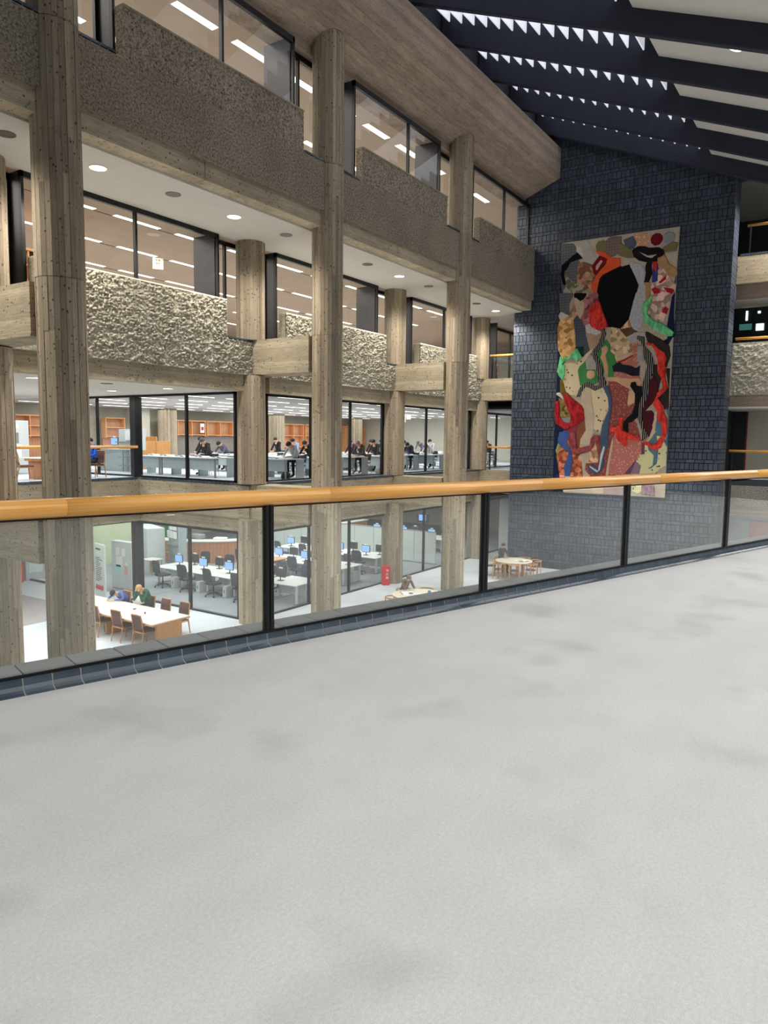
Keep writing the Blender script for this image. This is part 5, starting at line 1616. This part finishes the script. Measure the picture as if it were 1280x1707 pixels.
for y, lb in ((17.95, 'white computer desk seen just right of the black glass post'),):
    dup(d0, (20.35, 17.5, ZG + .005), 0, lb, 'computer desks')
    dup(m0, (20.1, 17.9, ZG + .725), 0, 'pale monitor at the left end of the desk right of the black glass post', 'monitors')
    put(o1, 'c1', (21.35, 17.95, ZG + .005), PI, 'indigo swivel chair behind the desk right of the black glass post', 'office chairs')
    dup(o1, (22.15, 18.65, ZG + .005), PI - .3, 'indigo swivel chair, farther of the pair right of the black glass post', 'office chairs')
for r, (x, ys) in enumerate(((24.1, (18.2, 19.7, 21.2, 22.7)), (27.1, (18.6, 20.1, 21.6, 23.1)), (31.9, (20.5, 22.2, 23.9)), (34.2, (19.2, 21.0, 22.8)))):
    for i, y in enumerate(ys):
        nm = ['nearest', 'second', 'third', 'farthest'][i] + ' of the ' + ['second', 'third', 'fourth', 'fifth'][r] + ' office row'
        dup(d0, (x, y, ZG + .005), 0, 'white computer desk, ' + nm, 'computer desks')
        dup(m0, (x - .2, y + .2, ZG + .725), PI, 'monitor with a lit screen, ' + nm, 'monitors')
        dup(m0, (x + .3, y - .25, ZG + .725), 0, 'monitor seen from behind, ' + nm, 'monitors')
        dup(o1 if i % 2 else o0, (x - 1.02, y, ZG + .005), .2 - .15 * i, ('indigo' if i % 2 else 'dark grey') + ' swivel chair at the desk ' + nm, 'office chairs')
        if r < 2: dup(p0, (x + .35, y - .5, ZG + .005), 0, 'grey computer tower, ' + nm, 'computer towers')

# long white partition with dark low units beyond it
t = thing('office_partition', 'long white office partition right of the red box, dotted with small fixings', 'partition', (30.2, 17.0, ZG))
for k in range(9):
    MB().bbox(-.04, .04, k * 1.2 + .01, (k + 1) * 1.2 - .01, .06, 1.56, .006).build('panel', PARTITION, t)
MB().box(-.045, .045, 0, 10.8, 1.56, 1.6).box(-.045, .045, 0, 10.8, 0, .06).build('top_rail', STEEL, t)
t = thing('wall_display', 'dark display on a post with a blue picture above the white partition', 'monitor', (31.5, 18.5, ZG))
MB().tube([(0, 0, 0), (0, 0, 2.0)], .03, 8).build('post', BLACK, t)
MB().bbox(-.06, .04, -.32, .32, 1.85, 2.3, .01).build('casing', SCREENOFF, t)
MB().box(-.066, -.06, -.2, .2, 1.93, 2.23).build('screen', SCREEN, t)

# curved service counter
def counter(name, lb, cx, cy, r, a0, a1, h, mat):
    t = thing(name, lb, 'counter', (cx, cy, ZG))
    n = 22
    def arc(rr, z):
        return [(rr * math.cos(R(a0 + (a1 - a0) * k / n)), rr * math.sin(R(a0 + (a1 - a0) * k / n)), z) for k in range(n + 1)]
    for k in range(n):
        pass
    q = MB(); q.loft([[*arc(r, 0)], [*arc(r, h - .05)], [*arc(r - .08, h - .05)], [*arc(r - .08, 0)]], False, closed=False); q.build('front_panel', mat, t)
    q = MB(); q.loft([[*arc(r + .05, h - .05)], [*arc(r + .05, h)], [*arc(r - .65, h)], [*arc(r - .65, h - .05)]], False, closed=False); q.build('worktop', DESKTOP, t)
    return t


counter('service_counter', 'curved red-brown service counter at the back left of the office', 27.0, 28.6, 4.2, 182, 250, 1.08, REDWOOD)
t = thing('straight_counter', 'long red-brown counter with pale top behind the swivel chairs, right of the black post', 'counter', (31.8, 25.2, ZG))
MB().bbox(-1.2, 4.5, .1, .5, 0, 1.04, .01).build('front_panel', REDWOOD, t)
MB().bbox(-1.25, 4.55, 0, .7, 1.04, 1.09, .01).build('worktop', DESKTOP, t)
t = thing('wooden_box_desk', 'small orange-brown wooden box desk behind the desk right of the black post', 'desk', (22.4, 20.3, ZG))
MB().bbox(-.5, .5, -.35, .35, .95, 1.0, .008).build('desktop', OAK, t)
for k in range(5): MB().bbox(-.45, -.40, -.33 + k * .15, -.25 + k * .15, 0, .95, .005).build('slat', OAK, t)
MB().box(-.38, .45, -.3, .3, 0, .9).build('body', REDWOOD, t)
# clutter on the curved counter
for k, (x, y, lb) in enumerate(((24.2, 26.9, 'grey machine on the curved counter, left'), (24.7, 25.9, 'white tray of papers on the curved counter'), (25.8, 25.3, 'white printer on the curved counter, right'))):
    o = MB().bbox(-.22, .22, -.3, .3, 0, .22 if k != 1 else .08, .03).build(['label_machine', 'paper_tray', 'printer'][k], [STEEL, PAPER, PCGREY][k], None, False, (x, y, ZG + 1.082), .4 * k)
    tag(o, lb, ['machine', 'tray', 'printer'][k])

# notice boards and cabinets at the left
t = thing('tall_poster_stand', 'tall white poster stand with lines of print, left of the grey notice board', 'sign', (15.95, 22.9, ZG), R(-12))
MB().bbox(-.03, .03, -.42, .42, .05, 2.12, .008).build('board', PARTITION, t)
q = MB()
for k in range(13):
    w_ = random.uniform(.28, .6)
    q.box(-.034, -.03, .32 - w_, .32, 1.6 - k * .07, 1.625 - k * .07)
q.box(-.034, -.03, -.1, .3, 1.9, 1.96)
q.build('print', INK, t)
q = MB()
for k in range(4): q.lathe([(.03, .45), (.05, .5), (.05, .58), (.03, .62)], -.034, -.24 + .16 * k, 8)
q.build('pictogram', INKRED, t)
t = thing('notice_board_cabinet', 'light grey steel cabinet side used as a notice board with pinned sheets', 'notice board', (16.15, 23.2, ZG), 0)
t.location = (17.75, 24.1, ZG)
MB().bbox(-.03, .25, -.62, .62, .02, 1.9, .01).build('body', LGREY, t)
MB().box(-.036, -.03, -.5, .52, .62, 1.78).build('board', PARTITION, t)
for k, (y, z, w_, h_, mt) in enumerate(((.2, 1.5, .22, .3, PAPER), (-.15, 1.48, .22, .3, PAPER), (.12, 1.1, .38, .42, PAPER), (-.32, 1.05, .1, .12, PAPER), (.22, .8, .42, .34, TEALPRINT), (-.3, .78, .22, .34, PINKPRINT))):
    MB().box(-.042, -.037, y - w_ / 2, y + w_ / 2, z - h_ / 2, z + h_ / 2).build('pinned_sheet', mt, t)
t = thing('grey_cabinet', 'big light grey cabinet block with one pinned sheet, behind the mullion', 'cabinet', (21.3, 27.2, ZG), R(-20))
MB().bbox(-.3, .5, -1.2, .75, 0, 1.95, .015).build('body', LGREY, t)
MB().box(-.306, -.3, -.35, .25, 1.0, 1.55).build('pinned_sheet', PAPER, t)
MB().box(-.31, -.3, -.3, .2, 1.72, 1.75).build('handle', STEEL, t)
t = thing('leaflet_rack', 'grey leaflet rack with slanted white leaflets beside the big cabinet', 'rack', (21.7, 25.6, ZG), R(-15))
MB().bbox(-.1, .3, -.5, .5, 0, 2.2, .01).build('body', DESKGREY, t)
for k in range(2):
    for j in range(3 - k):
        MB().box(-.2, -.14, -.42 + j * .3, -.16 + j * .3, 1.5 + .38 * k, 1.8 + .38 * k).build('leaflet', PAPER, t)
for z in (.35, .8, 1.2): MB().box(-.3, -.1, -.48, .48, z, z + .03).build('shelf', STEEL, t)
t = thing('small_wood_table', 'small pale wooden side table on casters near the grey cabinet', 'table', (20.4, 25.6, ZG))
MB().bbox(-.3, .3, -.35, .35, .68, .71, .006).build('tabletop', DESKTOP, t)
MB().box(.1, .14, -.3, .3, .1, .68).build('panel', OAK, t)
for x in (-.26, .26):
    for y in (-.3, .3): MB().tube([(x, y, 0), (x, y, .68)], .018, 6).build('leg', STEEL, t)
t = thing('framed_picture', 'framed green picture on the pale green wall above the grey cabinet', 'picture', (22.36, 28.0, -2.15))
MB().bbox(-.04, 0, -.24, .24, -.3, .35, .008).build('frame', BLACK, t)
MB().box(-.045, -.04, -.18, .18, -.24, .29).build('mat_board', PAPER, t)
MB().box(-.05, -.045, -.12, .12, -.16, .2).build('picture', GREENSIGN, t)
for k in range(3):
    t = thing('steel_locker', 'grey and teal locker unit, %s of three by the pale green wall' % ['left', 'middle', 'right'][k], 'locker', (16.9 + k * 1.15, 28.9, ZG))
    MB().bbox(-.45, .45, -.25, .25, 0, 2.3, .01).build('body', [DESKGREY, STEEL, DESKGREY][k], t)
    for z in (.3, 1.0, 1.7): MB().box(-.3, .3, -.256, -.25, z, z + .45).build('door', [LGREY, DESKGREY, GREENSIGN][k], t)
t = thing('green_curtain_wall', 'tall dark green glazed panel behind the monitors', 'panel', (24.6, 29.2, ZG))
MB().bbox(-.05, .05, -.6, .6, 0, 2.6, .01).build('panel', GREENSIGN, t)
# bookcases far right on the ground floor
for k in range(3):
    t = shelf_unit('bookcase', 2.0, 2.1, .35, 5, 3)
    t.location = (38.6 + k * 2.05, 21.0, ZG); t['label'] = 'wooden bookcase full of books beyond the glass left of the brick wall, %s' % ['left', 'middle', 'right'][k]; t['group'] = 'ground floor bookcases'
    for r_ in range(5):
        x = .08
        q = MB()
        while x < 1.9:
            w_ = random.uniform(.03, .06); h_ = random.uniform(.24, .32)
            q.box(x, x + w_ - .003, .06, .28, .1 + r_ * .4, .1 + r_ * .4 + h_, random.random())
            x += w_
        stuff(q.build('books', plain('book_spines_%d_%d' % (k, r_), random.choice([(150, 90, 70), (190, 170, 140), (120, 80, 60), (160, 120, 100)]), .7, tone=.5), t))

# ================================================================ lounge across the void, at our level
c5 = dup(c0, (13.25, 22.95, 0), R(-12), 'wooden chair behind the far rail, left of the big front column', 'lounge chairs')
dup(c0, (12.35, 22.6, 0), R(170), 'wooden chair cut by the left column behind the far rail', 'lounge chairs')
dup(c0, (15.75, 22.75, 0), PI + .2, 'wooden chair of the reader in bright blue', 'lounge chairs')
person('person in a bright blue top behind the far rail, half hidden by the front column', (15.75, 22.8, 0), PI + .2, 8, (36, 92, 190), (50, 50, 60), (30, 26, 26), head_down=20)
t = thing('lounge_table', 'dark-based wooden table behind the far rail, between the lounge chairs', 'table', (14.4, 23.2, 0))
MB().bbox(-.75, .75, -.5, .5, .68, .72, .008).build('tabletop', IVORY, t)
MB().box(-.72, .72, -.47, .47, .6, .68).build('apron', OAK, t)
MB().bbox(-.65, -.5, -.35, .35, 0, .6, .01).build('leg', REDWOOD, t)
MB().bbox(.5, .65, -.35, .35, 0, .6, .01).build('leg', REDWOOD, t)
t = thing('lounge_notice_board', 'light grey notice board with pinned sheets at the back left of the lounge', 'notice board', (15.0, 26.4, 0))
MB().bbox(-1.5, -.55, -.05, .05, .05, 2.0, .01).build('panel', LGREY, t)
MB().bbox(-.5, .45, -.05, .05, .05, 2.0, .01).build('panel', LGREY, t)
for x, z, w_, h_, mt in ((-1.3, 1.5, .28, .5, PAPER), (-.9, 1.7, .28, .4, TEALPRINT), (-.9, 1.3, .28, .25, BLUEPRINT), (-.2, 1.78, .5, .15, PAPER), (-.2, 1.35, .5, .4, STEEL), (-.15, .85, .6, .5, PAPER)):
    MB().box(x - w_ / 2, x + w_ / 2, -.056, -.05, z - h_ / 2, z + h_ / 2).build('pinned_sheet', mt, t)

# ================================================================ reading hall
s0 = study_desk()
sused = False
rows = [(20.05, [17.95 + 1.52 * k for k in range(1)]), (18.9, [20.3, 21.82, 23.34]), (22.5, [18.0 + 1.52 * k for k in range(5)]), (24.65, [18.3 + 1.52 * k for k in range(5)]),
        (27.2, [18.2 + 1.52 * k for k in range(5)]), (29.8, [18.9 + 1.52 * k for k in range(5)]), (31.75, [18.55 + 1.52 * k for k in range(5)]), (35.2, [19.5 + 1.52 * k for k in range(4)]), (39.0, [19.0 + 1.52 * k for k in range(3)])]
RN = ['foremost', 'left glass-side', 'third', 'fourth', 'fifth', 'sixth', 'seventh', 'eighth', 'ninth']
PN = ['nearest', 'second', 'third', 'fourth', 'fifth']
for r, (x, ys) in enumerate(rows):
    for k, y in enumerate(ys):
        lb = 'grey study desk, %s in the %s row of the reading hall' % (PN[k], RN[r])
        if not sused: s0.location = (x, y, 0); s0['label'] = lb; s0['group'] = 'study desks'; sused = True
        else: dup(s0, (x, y, 0), 0, lb, 'study desks')
        nsh = 3 if (r * 7 + k * 3) % 4 else 2
        for j in range(nsh):
            w_ = -.48 + .48 * j + random.uniform(-.04, .04)
            wh = ('near end', 'middle', 'far end')[j]
            if (r + j + k) % 2: newspaper(x + random.uniform(-.1, .25), y + w_, .722, random.uniform(-.12, .12), 'papers on the %s desk, %s reading row, %s' % (PN[k], RN[r], wh), 'papers on the study desks', .9)
            else: paper_sheet(x + random.uniform(-.1, .25), y + w_, .722, random.uniform(0, 3), 'sheet on the %s desk, %s reading row, %s' % (PN[k], RN[r], wh), 'sheets on the study desks', .3, .36)


def stool(x, y, rz, lb):
    t = thing('reading_chair', lb, 'chair', (x, y, 0), rz, 'reading hall chairs')
    MB().bbox(-.21, .21, -.21, .21, .42, .46, .02).build('seat', CHARCOAL, t)
    MB().loft([[(-.25, -.2, .55), (-.22, -.2, .55), (-.22, .2, .55), (-.25, .2, .55)], [(-.30, -.19, .82), (-.27, -.19, .82), (-.27, .19, .82), (-.30, .19, .82)]]).build('backrest', CHARCOAL, t)
    for s_ in (-1, 1):
        MB().tube([(-.28, .2 * s_, 0), (-.2, .2 * s_, .43), (-.29, .2 * s_, .8)], .012, 6).build('leg', STEEL, t)
        MB().tube([(.22, .2 * s_, 0), (.17, .2 * s_, .43)], .012, 6).build('leg', STEEL, t)
    return t


st0 = stool(20.95, 18.2, PI, 'chair of the reader in the pale grey sweater')
readers = [
    (20.95, 18.15, 34, (176, 178, 180), (40, 46, 56), (30, 28, 30), 'reader in a pale grey sweater bent over the foremost desk, between the middle columns'),
    (19.85, 21.8, 22, (48, 52, 56), (50, 50, 56), (90, 84, 88), 'reader in a dark jacket and flat cap, left of the rear column'),
    (23.5, 26.0, 16, (40, 44, 50), (50, 50, 56), (24, 22, 22), 'dark-haired reader just behind the flat-capped one'),
    (23.4, 24.4, 40, (90, 92, 110), (50, 50, 56), (40, 36, 36), 'reader in slate grey bowed low, right of the flat-capped reader'),
    (23.4, 22.9, 30, (176, 92, 70), (50, 50, 56), (60, 44, 40), 'reader in rust red next to the rear column'),
    (28.2, 25.6, 12, (36, 38, 42), (50, 50, 56), (60, 40, 30), 'reader in black sitting far back in front of a square column'),
    (25.6, 22.1, 20, (150, 172, 200), (50, 50, 56), (28, 26, 26), 'reader in light blue behind the grey-sweater reader'),
    (23.45, 19.5, 30, (40, 36, 38), (50, 50, 56), (60, 48, 44), 'dark-clad reader just left of the second tall front column'),
    (28.1, 20.6, 26, (70, 56, 70), (50, 50, 56), (50, 40, 46), 'reader in plum seen right of the second tall front column'),
    (28.1, 19.3, 20, (44, 40, 44), (50, 50, 56), (26, 24, 24), 'reader in black behind the thin mullion right of the front column'),
    (25.55, 18.3, 28, (60, 66, 66), (44, 46, 52), (150, 120, 116), 'balding reader with glasses in a dark green jacket at a desk end'),
    (30.8, 21.3, 20, (50, 46, 52), (50, 50, 56), (60, 44, 40), 'reader with a hand raised far behind the balding one'),
    (32.8, 22.0, 20, (70, 92, 90), (50, 50, 56), (50, 46, 44), 'reader in muted green far behind, by the black corner post'),
    (30.75, 18.95, 36, (44, 50, 70), (38, 40, 48), (40, 34, 32), 'reader in navy lying over the desk, right of the rear column'),
    (32.75, 19.0, 44, (186, 188, 190), (50, 54, 70), (150, 110, 96), 'reader in light grey slumped on a desk beside the mullion'),
    (36.0, 20.85, 14, (210, 210, 216), (60, 60, 80), (26, 24, 26), 'reader in white with raised hands near the cream end wall'),
    (39.9, 19.1, 18, (60, 44, 50), (50, 50, 56), (36, 30, 30), 'reader in maroon above the short rail by the brick wall'),
    (32.8, 20.5, 24, (96, 98, 100), (50, 50, 56), (60, 56, 54), 'reader in mid grey between the navy and the white-clad ones'),
]
for k, (x, y, ln, sh, tr, hr, lb) in enumerate(readers):
    y -= .4 * y / x
    if k == 0: st0.location.y = y
    if k: dup(st0, (x, y, 0), PI, 'chair under the ' + ' '.join(lb.split()[:13]).rstrip(','), 'reading hall chairs')
    person(lb, (x, y, 0), PI, ln, sh, tr, hr, head_down=34, eyes=k < 2, arm='desk' if k != 15 else 'face', desk=.67, scale=1.1)
person('person standing stooped in grey behind the white-clad reader', (37.2, 21.9, 0), PI, 55, (112, 112, 124), (50, 50, 60), (90, 88, 92), head_down=25, stand=True, arm='hang', eyes=False)
k = 0
for x, y in ((23.35, 18.0), (23.45, 21.1), (25.6, 20.0), (28.1, 22.3), (30.75, 20.4), (32.75, 23.0), (36.1, 19.6), (25.6, 24.0)):
    dup(st0, (x, y, 0), PI + random.uniform(-.3, .3), 'empty grey reading chair, %s' % ['near the second tall column', 'in the third row, mid hall', 'in the fourth row behind the balding reader', 'in the fifth row', 'in the sixth row', 'in the seventh row', 'by the cream end wall', 'far back in the fourth row'][k], 'reading hall chairs'); k += 1
# bags
for x, y, mt, lb in ((19.75, 17.35, BLACK, 'black bag on the floor by the grey-sweater reader'), (26.1, 17.6, LGREY, 'pale carrier bag on the floor right of the balding reader'), (23.2, 17.6, PAPER, 'white carrier bag under the desk right of the front column')):
    q = MB()
    q.loft([[(.2 * math.cos(a_) * s_, .13 * math.sin(a_) * s_, z) for a_ in [2 * PI * i / 10 for i in range(10)]] for z, s_ in ((0, .9), (.08, 1.1), (.2, .95), (.27, .6))])
    o = q.build('bag', mt, None, True, (x, y, 0))
    MB().tube([(-.08, 0, .24), (-.06, 0, .36), (.06, 0, .36), (.08, 0, .24)], .01, 6).build('handle', mt, o)
    tag(o, lb, 'bag')
# orange shelves along the back wall
SHELFLOW = plain('grey_brown_panel', (134, 126, 118), .7)
k = 0
for x0, n, rws, z0 in ((15.2, 2, 2, 1.35), (18.2, 2, 2, 1.35), (23.6, 1, 2, 1.35), (27.3, 3, 1, 1.5), (30.6, 3, 1, 1.5), (36.4, 3, 3, 0), (39.8, 3, 3, 0), (44.6, 2, 3, 0)):
    w_ = {1: 1.2, 2: 2.6, 3: 3.2}[n]
    t = shelf_unit('bookcase', w_, 2.42, .42, rws, n if n < 3 else 3, z0)
    if z0: MB().box(.02, w_ - .02, .3, .36, 0.0, z0 + .02).build('lower_panel', REDWOOD if k < 3 else SHELFLOW, t)
    t.location = (x0, 33.1, 0)
    t['label'] = 'empty orange wooden shelf unit at the back of the reading hall, %s from the left' % ['first', 'second', 'third', 'fourth', 'fifth', 'sixth', 'seventh', 'eighth'][k]
    t['group'] = 'reading hall shelves'
    k += 1
# brown carrels by the white pillar
for k, (x, y) in enumerate(((20.9, 27.6), (22.6, 28.6))):
    t = thing('study_carrel', 'orange-brown wooden study carrel near the white pillar, %s' % ['left', 'right'][k], 'carrel', (x, y, 0))
    MB().bbox(-.03, .03, -.75, .75, 0, 1.45, .01).build('front_panel', OAK, t)
    MB().bbox(.03, .8, -.75, -.70, 0, 1.25, .01).build('side_panel', OAK, t)
    MB().bbox(.03, .8, .70, .75, 0, 1.25, .01).build('side_panel', OAK, t)
    MB().box(.03, .75, -.7, .7, .70, .73).build('desktop', OAK, t)
# catalogue displays left of the black post
t = thing('magazine_rack', 'grey magazine rack with slanted shelf just left of the thick black post', 'rack', (18.9, 25.0, 0))
MB().bbox(-.05, .35, -.6, .6, .9, 1.75, .01).build('body', LGREY, t)
MB().box(-.12, -.05, -.5, .1, 1.3, 1.68).build('leaflet', PAPER, t)
MB().box(-.22, -.05, -.6, .6, 1.2, 1.24).build('shelf', STEEL, t)
for y in (-.55, .55): MB().tube([(.1, y, 0), (.1, y, .95)], .02, 6).build('leg', STEEL, t)
for z in (.25, .6): MB().box(-.1, .3, -.6, .6, z, z + .03).build('shelf', STEEL, t)
t = dup(m0, (19.3, 26.5, .95), PI, 'white-screened monitor on a low counter behind the bright blue reader', 'monitors')
t = thing('low_counter', 'low grey counter carrying the white-screened monitor', 'counter', (19.4, 26.5, 0))
MB().bbox(-.3, .4, -1.2, 1.2, .9, .94, .01).build('worktop', DESKTOP, t)
MB().bbox(-.2, .35, -1.1, 1.1, .0, .9, .01).build('body', DESKGREY, t)
# signs
def hang_sign(lb, x, y, ztop, w_, h_, drop, txt, mat=PAPER, yaw=0.0):
    t = thing('hanging_sign', lb, 'sign', (x, y, ztop), yaw)
    MB().bbox(-.02, .02, -w_ / 2, w_ / 2, -drop - h_, -drop, .004).build('board', mat, t)
    for s_ in (-1, 1): MB().tube([(0, s_ * w_ * .35, 0), (0, s_ * w_ * .35, -drop)], .006, 5).build('rod', STEEL, t)
    for k, line in enumerate(txt):
        o = text(line, h_ / (len(txt) + 1.3), INK); o.parent = t
        o.location = (-.024, 0, -drop - h_ * (k + 1) / (len(txt) + 1) ); o.rotation_euler = (PI / 2, 0, -PI / 2)
    return t


hang_sign('square cream hanging sign with lines of print under the third storey ceiling', 16.7, 20.35, 7.5, .34, .36, .04, ['新聞', '雑誌', '•  •'], SIGNW, R(55))
hang_sign('white lit sign box hanging by the cream end wall of the reading hall', 30.0, 18.52, 2.95, .2, .2, .32, [''], SIGNW, R(20))
hang_sign('cream hanging sign with grey edge, left of the white lit sign box', 30.0, 18.85, 2.95, .3, .36, .3, ['案内', '— —'], PAPER, R(20))
t = hang_sign('long lilac-white overhead sign with three dark pictograms, beside the brick wall', 35.6, 18.1, 2.95, .5, .28, .05, [''], PAPER, R(0))
t.location = (36.2, 18.5, 2.95)
t.rotation_euler.z = R(30)
for k in range(3):
    q = MB(); q.lathe([(.03, -.26), (.05, -.22), (.05, -.16), (.02, -.12)], -.03, .12 - .12 * k, 8)
    q.build('pictogram', INK, t)
for k, (x, y, z) in enumerate(((28.6, 26.0, 1.9), (33.9, 32.9, 1.55), (40.6, 33.09, 1.5), (42.0, 33.09, 1.5))):
    o = MB().bbox(-.16, .16, -.01, .01, -.25, .3, .004).build('poster', PAPER, None, False, (x, y, z))
    MB().box(-.1, .1, -.014, -.01, -.1, .1).build('print_block', [INKRED, BLUEPRINT, BLUEPRINT, INK][k], o)
    if k == 0:
        o.location = (19.6, 20.95, 0); o.location.z = 1.0
        o.location = (30.2, 33.09, 1.95)
    if k == 1: o.location = (37.2, 33.09, 1.5)
    tag(o, ['white notice with red print on the orange shelves, above the flat-capped reader', 'white and blue notice on the orange shelves behind the grey-sweater reader', 'white notice on the orange shelves, second from the left', 'white notice on the orange shelves, rightmost'][k], 'poster')
# low bench and things beyond the short rail by the brick wall
t = thing('low_bench', 'low grey-topped bench with dark legs behind the short rail by the brick wall', 'bench', (37.6, 18.4, 0), R(10))
MB().bbox(-.2, .2, -1.0, 1.0, .36, .42, .01).build('seat', STEEL, t)
for y in (-.9, -.3, .3, .9): MB().bbox(-.15, .15, y - .03, y + .03, 0, .36, .005).build('leg', BLACK, t)
# third storey bookcase at the left and far right
for k, (x, y) in enumerate(((8.4, 19.6), (10.6, 19.6))):
    t = shelf_unit('bookcase', 2.15, 2.15, .4, 5, 2)
    t.location = (x, y, 4.44); t['label'] = 'orange bookcase of dark bound volumes on the third storey, %s' % ['partly out of frame', 'left of the big front column'][k]; t['group'] = 'third storey bookcases'
    for r_ in range(5):
        xx = .07
        q = MB()
        while xx < 2.0:
            w_ = random.uniform(.04, .06); h_ = random.uniform(.27, .33)
            q.box(xx, xx + w_ - .003, .06, .3, .1 + r_ * .41, .1 + r_ * .41 + h_, random.random())
            xx += w_
        stuff(q.build('books', plain('bound_%d_%d' % (k, r_), [(110, 36, 40), (60, 34, 34), (50, 46, 50)][r_ % 3], .6, tone=.5), t))
for k in range(2):
    t = shelf_unit('bookcase', 2.3, 1.5, .4, 3, 3)
    t.location = (36.2 + 2.4 * k, 18.9, 4.44); t['label'] = 'low dark bookcase on the third storey beside the brick wall, %s' % ['nearer', 'farther'][k]; t['group'] = 'third storey low bookcases'
    for r_ in range(3):
        xx = .07
        q = MB()
        while xx < 2.15:
            w_ = random.uniform(.04, .08)
            q.box(xx, xx + w_ - .003, .06, .3, .1 + r_ * .46, .1 + r_ * .46 + random.uniform(.25, .36), random.random())
            xx += w_
        stuff(q.build('books', plain('low_books_%d_%d' % (k, r_), (74, 66, 56), .6, tone=.6), t))
# dark handrail seen behind the third storey glass at the left
small = thing('inner_rail', 'dark rail behind the third storey glass at the far left', 'railing', (6.5, 17.6, 4.44))
MB().tube([(0, 0, 1.05), (3.4, 0, 1.05)], .04, 8).build('bar', BLACK, small)
for x in (.1, 1.7, 3.3): MB().tube([(x, 0, 0), (x, 0, 1.05)], .02, 8).build('post', BLACK, small)
